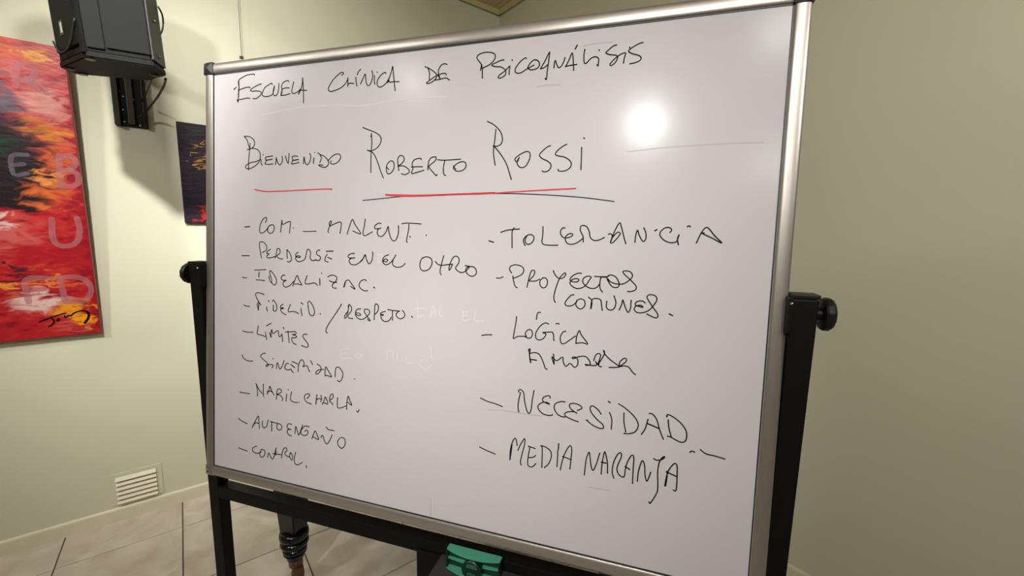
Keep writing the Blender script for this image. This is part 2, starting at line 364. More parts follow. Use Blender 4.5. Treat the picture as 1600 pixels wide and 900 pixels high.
INK={
 'ESCUELA':[[(-5712,5595),(-5723,5627),(-5884,5629),(-6045,5606),(-6273,5506),(-6272,5314),(-6288,5124),(-6294,4914),(-6334,4978)],[(-6270,5503),(-6263,5296),(-6276,5105),(-6294,4923)],[(-6288,5237),(-6113,5274),(-5974,5292),(-5882,5289),(-5863,5265)],[(-6334,4970),(-6112,4987),(-5949,5000),(-5862,4981)],[(-6453,5269),(-6371,5323)],[(-5461,5337),(-5517,5337),(-5721,5275),(-5847,5208),(-5789,5172),(-5607,5167),(-5471,5124),(-5481,5056),(-5583,4987),(-5673,4960),(-5754,4975)],[(-5088,5295),(-5097,5333),(-5203,5297),(-5337,5232),(-5414,5119),(-5420,5034),(-5312,4991),(-5178,4997),(-5079,5031),(-5029,5137),(-5004,5253)],[(-5004,5253),(-5043,5155),(-5050,5063),(-5012,4997),(-4953,4992),(-4892,5049),(-4860,5173),(-4855,5299)],[(-4516,5327),(-4570,5357),(-4699,5318),(-4763,5232),(-4751,5130),(-4782,4998)],[(-4751,5130),(-4750,5046),(-4776,4989)],[(-4745,5143),(-4632,5167),(-4503,5159)],[(-4782,4981),(-4630,4982),(-4469,5009)],[(-4355,5304),(-4386,5198),(-4416,5084),(-4405,5025),(-4341,4998),(-4224,5035),(-4099,5115)],[(-4192,4965),(-4109,5107),(-4070,5252),(-4065,5384),(-4044,5217),(-4028,4968),(-4026,4736)],[(-4182,5006),(-4130,5060),(-4035,5060),(-3920,5050)]],
 'CLÍNICA':[[(-2817,5338),(-2770,5383),(-2806,5415),(-2913,5375),(-3087,5249),(-3208,5094),(-3228,5007),(-3150,4962),(-2986,4986),(-2825,5038),(-2706,5126),(-2633,5228)],[(-2634,5261),(-2631,5163),(-2629,5049)],[(-2630,5097),(-2559,5123),(-2452,5102)],[(-2352,5310),(-2327,5372),(-2258,5436)],[(-2395,5249),(-2381,5118),(-2353,5033)],[(-2247,5079),(-2179,5207),(-2117,5308),(-2101,5199),(-2072,5068),(-2019,5016),(-1956,5057),(-1907,5181),(-1897,5287),(-1920,5364)],[(-1845,5239),(-1847,5133),(-1827,5035)],[(-1768,5327),(-1763,5318)],[(-1512,5270),(-1555,5296),(-1667,5232),(-1753,5124),(-1757,5007),(-1685,4951),(-1584,4981),(-1486,5056),(-1402,5186)],[(-1461,5043),(-1402,5196),(-1356,5318),(-1327,5420),(-1305,5250),(-1274,5037),(-1243,4834)],[(-1461,5043),(-1425,5103),(-1411,5049),(-1311,5051),(-1138,5041)]],
 'DE':[[(-359,5279),(-316,5183),(-315,5026)],[(-438,5328),(-342,5288),(-211,5203),(-127,5124),(-136,5033),(-249,4952),(-354,4927),(-390,4945),(-321,4989),(-183,5068),(-81,5109)],[(141,5325),(83,5349),(-7,5324),(-73,5230),(-70,5128),(-31,5013),(-92,5110)],[(-80,5099),(22,5129),(114,5120),(127,5089)],[(-158,4994),(-19,5002),(118,5019),(215,4965)]],
 'PSICOANÁLISIS':[[(992,5114),(1008,5241),(940,5329),(892,5414),(963,5481),(1109,5502),(1255,5480),(1339,5418),(1320,5314),(1208,5220),(1050,5157)],[(1017,5240),(1037,5105),(1047,4935)],[(1551,5289),(1494,5290),(1352,5245),(1261,5209),(1341,5167),(1500,5137),(1604,5047),(1594,4956),(1496,4900),(1429,4912),(1464,4969),(1590,5049),(1699,5142),(1689,5052),(1693,4960)],[(1747,5273),(1753,5262)],[(2079,5271),(2042,5283),(1921,5197),(1829,5064),(1852,4983),(1959,4972),(2095,5037),(2256,5110)],[(2116,5060),(2206,5012),(2341,5037),(2386,5122),(2333,5205),(2251,5219),(2159,5146),(2116,5060)],[(2410,5017),(2497,5161),(2590,5342),(2601,5340),(2590,5177),(2566,4950),(2556,4777),(2528,4801)],[(2410,5017),(2503,5038),(2560,5083)],[(2713,5011),(2719,5112),(2737,5166),(2768,5082),(2811,5006),(2863,5021),(2912,5092),(2946,5201)],[(2968,5010),(3039,5153),(3097,5284),(3125,5144),(3147,4921)],[(2968,5015),(3058,5026),(3208,5035)],[(3158,5359),(3198,5434)],[(3364,5328),(3352,5206),(3364,5068),(3404,5034),(3501,5128),(3600,5154),(3664,5110),(3665,5011),(3660,4955),(3641,4984)],[(3665,5286),(3670,5276)],[(4020,5349),(3948,5333),(3842,5248),(3807,5216),(3884,5171),(4007,5145),(4058,5103),(4015,4998),(3933,4941),(3907,4973),(3987,5062),(4104,5146),(4211,5170),(4193,5076),(4182,4968)],[(4287,5274),(4295,5264)],[(4545,5341),(4476,5330),(4337,5263),(4270,5199),(4344,5143),(4478,5092),(4528,5039),(4496,4982),(4403,4952),(4313,4942)]],
 'BIENVENIDO':[[(-6071,3955),(-5936,3953),(-5802,3908),(-5702,3814),(-5701,3700),(-5800,3616),(-5951,3585)],[(-6071,3955),(-5969,3866),(-5918,3736),(-5884,3646)],[(-5851,3758),(-5867,3581),(-5899,3328),(-5908,3022)],[(-5934,3590),(-5800,3616),(-5634,3596),(-5518,3515),(-5484,3387),(-5532,3238),(-5697,3117),(-5898,3060),(-6006,3089),(-5999,3153),(-5831,3224),(-5631,3254),(-5460,3298),(-5459,3210),(-5416,3145)],[(-5389,3434),(-5382,3423)],[(-5044,3381),(-5173,3374),(-5303,3350),(-5276,3253),(-5318,3179),(-5171,3161),(-5036,3169)],[(-5286,3274),(-5060,3295)],[(-4946,3153),(-4931,3265),(-4922,3339),(-4882,3213),(-4802,3136),(-4739,3183),(-4708,3281),(-4725,3368)],[(-4605,3363),(-4566,3250),(-4511,3169),(-4497,3297),(-4483,3432)],[(-4194,3346),(-4286,3357),(-4379,3341),(-4362,3243),(-4402,3151),(-4284,3161),(-4154,3181)],[(-4362,3243),(-4168,3259)],[(-4000,3143),(-3993,3252),(-3985,3325),(-3946,3178),(-3884,3115),(-3809,3172),(-3766,3292),(-3773,3364),(-3804,3402)],[(-3661,3287),(-3676,3143)],[(-3636,3431),(-3630,3421)],[(-3468,3363),(-3422,3278),(-3465,3159)],[(-3535,3414),(-3469,3375),(-3320,3309),(-3200,3197),(-3198,3102),(-3285,3033),(-3403,3042),(-3508,3094),(-3449,3099),(-3369,3089)],[(-3112,3194),(-3126,3135),(-3053,3108),(-2923,3139),(-2824,3241),(-2832,3336),(-2928,3363),(-3057,3322),(-3215,3198)]],
 'R the left one':[[(-2154,3994),(-2004,3937),(-1783,3853),(-1640,3753),(-1615,3621),(-1711,3482),(-1865,3410),(-2007,3422)],[(-1898,3834),(-1879,3609),(-1895,3346),(-1892,2873)],[(-1897,3807),(-1911,3756)],[(-1991,3416),(-1832,3343),(-1701,3126),(-1602,2885),(-1520,2725)],[(-1435,3011),(-1443,2933),(-1400,2826),(-1293,2849),(-1221,2977),(-1240,3108),(-1317,3137),(-1407,3075),(-1435,2998),(-1372,2930)],[(-1083,2895),(-1111,3051),(-1121,3181),(-1063,3257),(-973,3240),(-940,3148),(-1012,3061),(-1116,3000),(-966,3007),(-815,2924),(-797,2846),(-900,2793),(-1005,2814)],[(-469,3142),(-500,3176),(-645,3149),(-715,3062),(-691,2933),(-728,2818),(-605,2833),(-389,2884)],[(-733,2973),(-581,2975),(-429,2970)],[(-282,2893),(-278,3020),(-239,3145),(-155,3192),(-69,3184),(-95,3102),(-192,3030),(-256,2969),(-172,2864),(-54,2747),(-38,2777)],[(-25,3124),(131,3110),(298,3111),(568,3120)],[(159,3091),(131,2930),(148,2779),(199,2752)],[(458,2893),(409,2945),(481,3017),(603,3061),(699,3033),(711,2934),(637,2862),(501,2842),(403,2895),(400,2970)]],
 'R the right one':[[(1213,3953),(1368,3871),(1529,3718),(1592,3548),(1562,3430),(1466,3383),(1375,3392)],[(1424,3760),(1408,3534),(1388,3247),(1440,2956)],[(1401,3379),(1550,3216),(1714,2970),(1844,2626)],[(2011,3112),(1977,3031),(1953,3013),(1913,3057),(1924,3104),(2033,3182),(2180,3239),(2256,3195),(2250,3067),(2170,2917),(2059,2886),(1981,2948),(1965,3031),(2011,3112)],[(2715,3343),(2639,3317),(2524,3218),(2478,3150),(2530,3078),(2679,3003),(2750,2919),(2712,2816),(2617,2779),(2556,2798)],[(3076,3359),(2996,3322),(2882,3236),(2834,3158),(2888,3121),(3055,3079),(3181,2982),(3182,2868),(3069,2792),(2928,2790),(2914,2825)],[(3403,3278),(3409,3041),(3412,2810)],[(3443,3479),(3451,3467)]],
 'UNDERLINE_BLACK':[[(-2109,2168),(-1645,2203),(-1184,2244),(-765,2269),(103,2301),(1010,2315),(1973,2305),(2714,2271),(3424,2217),(3813,2171),(4149,2125)]],
 'UNDERLINE_RED_1':[[(-5676,2484),(-5460,2444),(-5197,2419),(-4874,2429),(-4619,2429),(-4058,2448),(-3453,2466),(-3098,2464),(-3075,2449)]],
 'UNDERLINE_RED_2':[[(-1447,2300),(-1198,2276),(-711,2263),(-15,2280),(555,2298),(1090,2306),(1453,2322),(2215,2361),(2713,2383),(3322,2407)],[(-1438,2311),(-588,2289),(554,2311),(1453,2336)]],
 'COM. –':[[(-6042,1434),(-5845,1448)],[(-5291,1569),(-5246,1640),(-5262,1711),(-5368,1664),(-5473,1498),(-5487,1307),(-5410,1273),(-5289,1333),(-5184,1440)],[(-5094,1500),(-5184,1452),(-5207,1346),(-5137,1276),(-5032,1300),(-4973,1407),(-5004,1500),(-5109,1500)],[(-4749,1315),(-4735,1455),(-4708,1641),(-4701,1548),(-4663,1525),(-4531,1584),(-4415,1596),(-4428,1457),(-4446,1290)],[(-4317,1435),(-4308,1428)],[(-3980,1346),(-3782,1348),(-3558,1361)]],
 'MALENT.':[[(-3159,1331),(-3173,1376),(-3121,1511),(-3069,1600),(-3083,1640),(-3136,1589),(-3121,1499),(-3013,1545),(-2787,1612),(-2765,1490),(-2794,1317)],[(-2568,1304),(-2506,1492),(-2418,1679),(-2324,1537),(-2158,1320),(-2393,1383)],[(-2031,1690),(-2048,1538),(-2087,1364),(-2072,1288),(-2008,1278),(-1806,1373)],[(-1561,1588),(-1636,1594),(-1735,1529),(-1733,1458),(-1620,1459),(-1550,1481),(-1632,1444),(-1663,1368),(-1628,1283),(-1527,1267),(-1430,1349),(-1383,1435),(-1348,1520),(-1319,1372),(-1253,1213),(-1166,1157),(-1094,1226),(-1050,1374),(-1050,1539)],[(-955,1590),(-840,1607),(-649,1604),(-425,1592)],[(-762,1576),(-764,1461),(-801,1272),(-814,1166),(-790,1135)],[(-727,1281),(-710,1267)],[(-279,1324),(-271,1316)]],
 '– PERDERSE':[[(-6134,617),(-5862,624)],[(-5420,581),(-5468,759),(-5500,974),(-5455,1027),(-5332,1012),(-5240,907),(-5254,800),(-5391,730)],[(-5103,834),(-5193,778),(-5238,717),(-5147,701),(-5231,646),(-5213,594),(-5085,598),(-4941,635)],[(-4929,602),(-4891,726),(-4863,856),(-4773,835),(-4772,729),(-4875,656),(-4785,588),(-4666,579)],[(-4522,829),(-4526,689),(-4505,600)],[(-4528,840),(-4448,772),(-4379,646),(-4387,541),(-4459,504),(-4501,514)],[(-4144,780),(-4229,720),(-4200,651),(-4070,643),(-4085,677),(-4200,674),(-4228,592),(-4140,525),(-3997,553),(-3912,613),(-3872,752),(-3831,867),(-3760,846),(-3730,755),(-3743,641),(-3671,574),(-3545,601)],[(-3425,854),(-3466,864),(-3535,806),(-3520,738),(-3422,695),(-3407,627),(-3462,580),(-3559,596)],[(-3218,836),(-3000,848)],[(-3189,758),(-3242,677),(-3254,586),(-3158,555)],[(-3165,675),(-3036,638)]],
 'EN':[[(-2333,808),(-2438,799),(-2529,741),(-2488,687),(-2305,697),(-2409,683),(-2492,632),(-2445,533),(-2300,516),(-2172,586),(-2071,688),(-2008,777)],[(-2172,586),(-2095,643),(-2009,788),(-1967,669),(-1888,558),(-1813,630),(-1783,761),(-1786,865)]],
 'EL':[[(-1316,806),(-1402,782),(-1479,704),(-1472,608),(-1383,552),(-1273,603),(-1177,702),(-1107,811)],[(-1473,651),(-1405,700),(-1337,676),(-1373,632),(-1468,640)],[(-1107,811),(-1189,670),(-1185,563),(-1098,512),(-976,516),(-881,562),(-839,612)]],
 'OTRO':[[(-340,778),(-408,693),(-422,546),(-365,464),(-259,457),(-145,524),(-92,661),(-130,763),(-247,797),(-363,761)],[(-5,688),(59,634),(151,606),(309,628),(455,647)],[(211,838),(182,710),(136,523),(135,420),(164,380)],[(455,647),(403,532),(364,494),(368,572),(398,676),(460,800),(537,843),(605,804),(620,703),(557,599),(536,558),(595,488),(695,457),(804,496),(888,590)],[(788,627),(909,611),(1019,594),(1077,496),(1047,414),(962,381),(862,417),(804,506),(823,577),(887,610)]],
 'IDEALIZAC.':[[(-6114,3),(-6042,-8),(-5952,-8)],[(-5666,227),(-5479,241),(-5261,260)],[(-5502,183),(-5515,34)],[(-5605,-48),(-5454,-46),(-5304,-52)],[(-5145,80),(-5128,-18),(-5064,-95),(-5053,-14),(-5107,126),(-5123,215),(-5089,234),(-4975,132),(-4884,-7),(-4900,-124),(-4972,-154),(-5064,-86)],[(-4584,130),(-4639,136),(-4705,89),(-4716,27),(-4660,-6),(-4538,-6),(-4637,-49),(-4647,-138),(-4569,-191),(-4437,-155),(-4339,-71),(-4274,-15)],[(-4316,-149),(-4252,3),(-4167,147),(-4101,27),(-4012,-100),(-4132,-82),(-4251,-93)],[(-3838,157),(-3896,2),(-3891,-59),(-3831,-68),(-3703,-45),(-3588,-24),(-3524,-59),(-3492,-78)],[(-3416,105),(-3408,-76)],[(-3362,255),(-3362,241)],[(-3158,159),(-3055,209),(-2933,203),(-2869,149),(-2903,57),(-2996,-26),(-3008,-95),(-2953,-126),(-2878,-122)],[(-3102,60),(-2997,30),(-2867,30)],[(-2650,-82),(-2594,71),(-2502,109),(-2421,34),(-2294,-116),(-2427,-55)],[(-2594,71),(-2631,-76)],[(-1954,117),(-2006,148),(-2121,103),(-2176,1),(-2130,-85),(-2012,-139),(-1909,-134)],[(-1737,-29),(-1701,-53)]],
 'FIDELID.':[[(-6050,-794),(-5967,-817),(-5852,-822)],[(-5312,-450),(-5428,-420),(-5568,-409),(-5626,-458),(-5590,-556),(-5508,-670),(-5430,-756)],[(-5508,-660),(-5566,-728),(-5546,-818),(-5518,-898)],[(-5496,-678),(-5529,-899)],[(-5217,-793),(-5221,-852),(-5189,-900)],[(-5162,-604),(-5138,-635)],[(-4985,-719),(-4988,-872)],[(-5013,-622),(-4995,-576),(-4922,-635),(-4865,-739),(-4870,-847),(-4931,-890),(-4988,-869)],[(-4641,-671),(-4708,-711),(-4741,-767),(-4695,-803),(-4617,-786),(-4673,-771),(-4729,-811),(-4694,-889),(-4616,-937),(-4537,-955)],[(-4390,-665),(-4440,-765),(-4468,-847),(-4428,-871),(-4318,-850),(-4186,-864),(-4109,-894)],[(-4031,-748),(-4012,-844),(-3985,-938)],[(-4027,-590),(-3962,-621)],[(-3789,-689),(-3755,-826),(-3711,-911)],[(-3782,-706),(-3801,-585),(-3759,-530),(-3684,-578),(-3597,-712),(-3574,-832),(-3615,-913),(-3679,-912)],[(-3393,-842),(-3384,-859)]],
 '/':[[(-2710,-535),(-2728,-577),(-2899,-815),(-3112,-1105),(-3187,-1260),(-3177,-1328),(-3136,-1341)],[(-2710,-535),(-2736,-589)]],
 'RESPETO.':[[(-2500,-586),(-2475,-528),(-2407,-580),(-2392,-680),(-2495,-821),(-2467,-887),(-2347,-890)],[(-2479,-562),(-2502,-721),(-2560,-882),(-2600,-903),(-2606,-852),(-2575,-793),(-2510,-721)],[(-2109,-617),(-2208,-634),(-2264,-705),(-2257,-805),(-2176,-878),(-2046,-886),(-1918,-804),(-1838,-699),(-1871,-624),(-1974,-615),(-1999,-676),(-1932,-772),(-1826,-886),(-1817,-906),(-1864,-904),(-1890,-869)],[(-2259,-731),(-2153,-738),(-2105,-779),(-2178,-800),(-2244,-771)],[(-1698,-866),(-1690,-667),(-1682,-491),(-1645,-455),(-1580,-506),(-1585,-616),(-1651,-704),(-1689,-733)],[(-1368,-628),(-1463,-656),(-1517,-700),(-1448,-739),(-1423,-715),(-1499,-720),(-1489,-807),(-1419,-879),(-1318,-883),(-1233,-833),(-1197,-765)],[(-1297,-576),(-1165,-589),(-956,-593)],[(-1165,-600),(-1161,-719),(-1158,-838)],[(-980,-588),(-1052,-668),(-1037,-732),(-962,-781),(-865,-763),(-807,-684),(-833,-611),(-876,-570)],[(-618,-697),(-584,-716)]],
 'LÍMITES':[[(-6105,-1548),(-5923,-1568),(-5707,-1550)],[(-5524,-1354),(-5551,-1508),(-5556,-1587),(-5419,-1607),(-5270,-1636)],[(-5259,-1509),(-5246,-1605),(-5208,-1719)],[(-5220,-1324),(-5059,-1239)],[(-5111,-1509),(-5080,-1591),(-5055,-1643),(-5057,-1492),(-5030,-1413),(-4998,-1524),(-4869,-1453),(-4803,-1429),(-4793,-1519),(-4762,-1594),(-4693,-1547),(-4672,-1509),(-4649,-1723)],[(-4624,-1314),(-4605,-1360)],[(-4554,-1444),(-4391,-1422),(-4259,-1404)],[(-4465,-1409),(-4443,-1562),(-4417,-1727)],[(-4259,-1404),(-4186,-1410),(-4200,-1470),(-4317,-1492),(-4214,-1507),(-4161,-1543),(-4257,-1582),(-4324,-1576),(-4323,-1671),(-4255,-1736),(-4175,-1753)],[(-3809,-1443),(-3896,-1441),(-3958,-1497),(-3893,-1586),(-3791,-1683),(-3770,-1764),(-3833,-1798),(-3992,-1765)]],
 'SINCERIDAD.':[[(-6118,-2252),(-6079,-2323),(-5967,-2387),(-5823,-2402),(-5721,-2382)],[(-5254,-2124),(-5306,-2111),(-5399,-2170),(-5430,-2214),(-5352,-2288),(-5227,-2361),(-5149,-2427),(-5195,-2485),(-5241,-2468),(-5165,-2428),(-5011,-2412),(-4980,-2445),(-5016,-2505)],[(-4982,-2231),(-4967,-2244)],[(-4858,-2506),(-4844,-2358),(-4814,-2343),(-4767,-2459),(-4722,-2503),(-4647,-2398),(-4589,-2247)],[(-4424,-2315),(-4499,-2322),(-4557,-2413),(-4542,-2484),(-4437,-2497),(-4342,-2462),(-4324,-2508),(-4259,-2554)],[(-4316,-2248),(-4233,-2259),(-4115,-2299)],[(-4356,-2332),(-4216,-2406)],[(-4098,-2503),(-4086,-2315),(-4000,-2164),(-3928,-2192),(-3897,-2272),(-3940,-2348),(-3853,-2315),(-3781,-2319),(-3751,-2399),(-3713,-2461)],[(-3684,-2155),(-3640,-2210),(-3619,-2248)],[(-3461,-2222),(-3356,-2274),(-3334,-2366),(-3423,-2481),(-3499,-2494),(-3494,-2442),(-3396,-2372),(-3242,-2344)],[(-3197,-2514),(-3195,-2339),(-3174,-2267),(-3088,-2374),(-2981,-2513),(-3086,-2502),(-3197,-2502)],[(-2871,-2494),(-2868,-2350),(-2843,-2255),(-2761,-2228),(-2665,-2305),(-2622,-2415),(-2660,-2546),(-2740,-2618),(-2795,-2585)],[(-2255,-2472),(-2250,-2485)]],
 'HABIL.':[[(-6205,-3358),(-6034,-3362),(-5833,-3358)],[(-5597,-3026),(-5549,-3176),(-5535,-3386)],[(-5597,-3026),(-5478,-3198),(-5359,-3292)],[(-5322,-3009),(-5329,-3180),(-5312,-3370)],[(-5184,-3286),(-5120,-3154),(-5090,-3043),(-5031,-3144),(-4942,-3271)],[(-5185,-3209),(-5069,-3179),(-4992,-3200)],[(-4856,-3383),(-4839,-3242),(-4821,-3112),(-4727,-3076),(-4669,-3145),(-4782,-3220),(-4839,-3242),(-4706,-3262),(-4622,-3352),(-4647,-3395)],[(-4488,-3183),(-4498,-3291),(-4508,-3392)],[(-4438,-3049),(-4430,-3061)],[(-4314,-3101),(-4350,-3241),(-4337,-3346),(-4218,-3382),(-4107,-3376)],[(-4056,-3354),(-4049,-3365)]],
 'CHARLA,':[[(-3782,-3214),(-3729,-3162),(-3694,-3098),(-3766,-3083),(-3856,-3133),(-3872,-3225),(-3798,-3320),(-3636,-3350)],[(-3455,-3062),(-3486,-3339)],[(-3477,-3219),(-3397,-3164),(-3319,-3169)],[(-3321,-3066),(-3301,-3166),(-3324,-3243)],[(-3274,-3310),(-3213,-3184),(-3180,-3092),(-3126,-3173),(-3099,-3272),(-3247,-3254)],[(-3038,-3191),(-3024,-3043),(-2956,-2976),(-2920,-3030),(-2953,-3107),(-3039,-3176),(-2968,-3226),(-2926,-3273)],[(-2782,-3056),(-2786,-3216),(-2766,-3330),(-2657,-3315),(-2489,-3235)],[(-2487,-3336),(-2484,-3147),(-2444,-2969),(-2391,-3078),(-2328,-3199),(-2474,-3132)],[(-2103,-3283),(-2109,-3327),(-2145,-3361),(-2169,-3330)]],
 'AUTOENGAÑO':[[(-6243,-4152),(-6112,-4213),(-5917,-4254)],[(-5728,-4347),(-5629,-4158),(-5503,-3967),(-5479,-4105),(-5461,-4316)],[(-5708,-4280),(-5589,-4178),(-5470,-4191)],[(-5353,-4086),(-5352,-4212),(-5293,-4281),(-5195,-4219),(-5158,-4105),(-5139,-4024)],[(-5061,-4059),(-4964,-4067),(-4811,-4075)],[(-5011,-4068),(-5008,-4331)],[(-4811,-4085),(-4829,-4196),(-4771,-4258),(-4676,-4234),(-4650,-4138),(-4716,-4080),(-4803,-4084)],[(-4302,-4025),(-4414,-4026),(-4470,-4111),(-4413,-4170),(-4319,-4168),(-4438,-4204),(-4449,-4292),(-4373,-4351),(-4309,-4353)],[(-4188,-4267),(-4171,-4127),(-4153,-4064),(-4096,-4207),(-4058,-4292),(-4004,-4193),(-3923,-3984)],[(-3697,-4001),(-3842,-4002),(-3950,-4109),(-3985,-4220),(-3911,-4269),(-3784,-4244),(-3738,-4152),(-3786,-4105),(-3840,-4144)],[(-3602,-4311),(-3550,-4183),(-3498,-4085),(-3425,-4194),(-3377,-4306),(-3567,-4261)],[(-3300,-4234),(-3266,-4169),(-3223,-4192),(-3192,-4306),(-3103,-4381),(-3017,-4278),(-2934,-4102)],[(-3136,-3917),(-3058,-3974),(-2877,-3976)],[(-2674,-4135),(-2757,-4266),(-2703,-4390),(-2600,-4411),(-2517,-4300),(-2537,-4143),(-2640,-4124)]],
 'CONTROL.':[[(-6240,-5034),(-6108,-5054),(-5913,-5070)],[(-5553,-4873),(-5604,-4882),(-5712,-4963),(-5683,-5054),(-5543,-5078),(-5385,-5010)],[(-5386,-4940),(-5444,-5061),(-5404,-5158),(-5305,-5132),(-5247,-5012),(-5275,-4938),(-5378,-4933)],[(-5156,-5122),(-5130,-5039),(-5103,-4987),(-5032,-5101),(-4973,-5147),(-4916,-5049),(-4842,-4787)],[(-4849,-4804),(-4859,-5008)],[(-4956,-4978),(-4840,-4974),(-4668,-4960)],[(-4648,-5050),(-4630,-4907),(-4575,-4774),(-4500,-4731),(-4454,-4800),(-4536,-4891),(-4478,-4959),(-4365,-4976)],[(-4329,-4841),(-4365,-4955),(-4289,-5050),(-4253,-4966),(-4291,-4865),(-4348,-4844)],[(-4154,-4796),(-4196,-4987),(-4176,-5122),(-4064,-5142),(-3918,-5046)],[(-3782,-5116),(-3777,-5173)]],
 'TOLERANCIA':[[(1360,1225),(1479,1197)],[(1644,1430),(1779,1475),(1932,1500),(2083,1511)],[(1955,1536),(1916,1452),(1921,1282),(1930,1083)],[(2266,1359),(2194,1286),(2203,1202),(2238,1142)],[(2266,1359),(2232,1274),(2248,1202),(2312,1167),(2397,1217),(2437,1313),(2402,1379),(2314,1388),(2241,1346)],[(2631,1571),(2635,1386),(2623,1232),(2669,1178),(2791,1164),(2983,1169)],[(3126,1550),(3072,1550),(3029,1461),(3069,1368),(3142,1333),(3258,1358),(3308,1405),(3266,1435),(3174,1392),(3142,1322),(3182,1229),(3278,1196),(3405,1232),(3528,1327)],[(3543,1258),(3532,1373),(3473,1487),(3468,1580),(3524,1614),(3606,1580),(3665,1466),(3686,1363),(3770,1295),(3882,1308),(3987,1362)],[(4072,1434),(4109,1447),(4150,1396),(4120,1255),(4182,1269),(4287,1398),(4308,1462),(4246,1474),(4140,1345)],[(4126,1281),(4194,1499),(4284,1677),(4325,1601),(4386,1399),(4437,1242)],[(4621,1280),(4630,1427),(4660,1527),(4703,1415),(4782,1298),(4834,1354),(4827,1479),(4783,1578)],[(5001,1525),(5042,1547)],[(5298,1495),(5327,1544),(5297,1588),(5204,1588),(5115,1506),(5115,1419),(5196,1333),(5315,1286),(5429,1307),(5459,1386),(5478,1459),(5449,1361),(5474,1251)],[(5623,1616),(5647,1636),(5677,1616)],[(5810,1293),(5873,1463),(5933,1572),(5986,1608),(6044,1560),(6140,1441),(6275,1305),(6099,1393),(5882,1499),(5938,1492)]],
 '– PROYECTOS':[[(1587,371),(1671,374),(1740,409)],[(1942,508),(1895,575),(1905,648),(2018,696),(2171,669),(2231,586),(2192,488),(2081,423),(1981,382)],[(1978,436),(1996,334),(2039,213),(2092,172)],[(2324,202),(2350,349),(2391,532),(2438,594),(2489,571),(2468,474),(2398,387),(2375,345),(2511,351),(2608,396)],[(2680,430),(2622,360),(2627,264),(2691,207),(2763,235),(2794,344),(2754,426),(2680,430)],[(2915,599),(2955,517),(3043,438),(3138,453),(3194,526),(3180,568),(3123,523),(3056,426),(2993,234),(2955,41),(2964,-54),(2993,-100)],[(3536,574),(3462,571),(3348,509),(3294,424),(3355,380),(3460,384),(3493,433),(3422,453),(3330,414),(3298,342),(3360,274),(3456,237),(3571,261),(3660,335),(3712,430),(3755,501),(3673,517),(3595,472),(3576,389),(3638,311),(3756,258),(3869,275),(3934,347)],[(3829,523),(3947,520),(4082,526)],[(3959,509),(3944,371),(3961,256),(4010,194)],[(3970,515),(4072,519)],[(4121,546),(4085,506),(4128,417),(4196,329),(4273,302),(4339,328),(4342,413),(4273,527),(4170,569),(4115,551)],[(4112,481),(4165,424),(4281,385),(4430,392),(4549,474),(4613,565),(4564,653),(4452,669),(4411,647),(4457,585),(4586,475),(4691,365),(4695,289),(4612,241),(4533,237)]],
 'COMUNES.':[[(3398,93),(3346,86),(3257,-14),(3209,-111),(3264,-160),(3381,-137),(3471,-49)],[(3469,-25),(3451,-121),(3501,-188),(3584,-202),(3649,-121),(3632,-16),(3549,14),(3469,-25)],[(3716,63),(3780,15),(3801,-77),(3780,-194),(3793,-7),(3859,43),(3974,26),(4001,-65),(4027,-202)],[(4112,0),(4112,-130),(4186,-186),(4273,-147),(4303,-15),(4258,125)],[(4382,-166),(4429,-34),(4444,53),(4494,-81),(4563,-206),(4608,-126),(4615,54)],[(4898,19),(4842,54),(4734,35),(4701,-30),(4776,-64),(4862,-77),(4824,-41),(4727,-55),(4687,-121),(4735,-190),(4857,-192),(4986,-128),(5086,5),(5127,108),(5087,182),(4979,196),(4929,148),(4962,74),(5066,-72),(5157,-193),(5161,-264),(5102,-278),(4950,-214)],[(5385,-178),(5452,-206)]],
 'LÓGICA':[[(1274,-1001),(1387,-976),(1522,-965)],[(2109,-492),(2095,-650),(2056,-929),(2059,-1004),(2155,-946),(2322,-927)],[(2360,-924),(2332,-857),(2392,-772),(2468,-771),(2502,-856),(2463,-950),(2387,-957),(2322,-927)],[(2577,-511),(2590,-405),(2613,-354),(2662,-351)],[(2861,-594),(2786,-580),(2677,-657),(2584,-812),(2584,-935),(2654,-979),(2753,-941),(2815,-830),(2734,-805),(2857,-785),(2969,-786),(3002,-962)],[(3032,-577),(3068,-567),(3100,-577)],[(3258,-727),(3199,-751),(3144,-865),(3167,-996),(3236,-1007),(3352,-920),(3479,-813)],[(3499,-980),(3504,-835),(3556,-687),(3608,-779),(3754,-962),(3640,-948),(3499,-975)]],
 'AMOROSA':[[(2421,-1236),(2462,-1199),(2456,-1345),(2495,-1516)],[(2439,-1246),(2458,-1394),(2485,-1517)],[(2466,-1444),(2626,-1448)],[(2467,-1306),(2580,-1276),(2683,-1311),(2764,-1439),(2835,-1605),(2878,-1625)],[(3009,-1267),(3023,-1389),(3035,-1498),(2999,-1416),(2978,-1332),(3085,-1407),(3215,-1314),(3237,-1416),(3298,-1513),(3391,-1437),(3491,-1512),(3559,-1445),(3553,-1324),(3491,-1282),(3425,-1305),(3469,-1320),(3585,-1261),(3726,-1247),(3813,-1335),(3829,-1417),(3748,-1437),(3724,-1420),(3877,-1429),(3969,-1410)],[(3906,-1314),(3935,-1203),(3990,-1151),(4044,-1169),(4031,-1265),(3990,-1377),(3941,-1322),(3979,-1390),(4025,-1373),(4016,-1422),(4074,-1432)],[(3991,-1393),(4045,-1312),(4127,-1138),(4100,-1064),(4127,-1138),(4236,-1245),(4377,-1337),(4448,-1389),(4359,-1417),(4242,-1429)],[(4448,-1394),(4454,-1294),(4527,-1205),(4583,-1200),(4586,-1258),(4512,-1335),(4448,-1389),(4558,-1359),(4649,-1380),(4720,-1466),(4790,-1521)]],
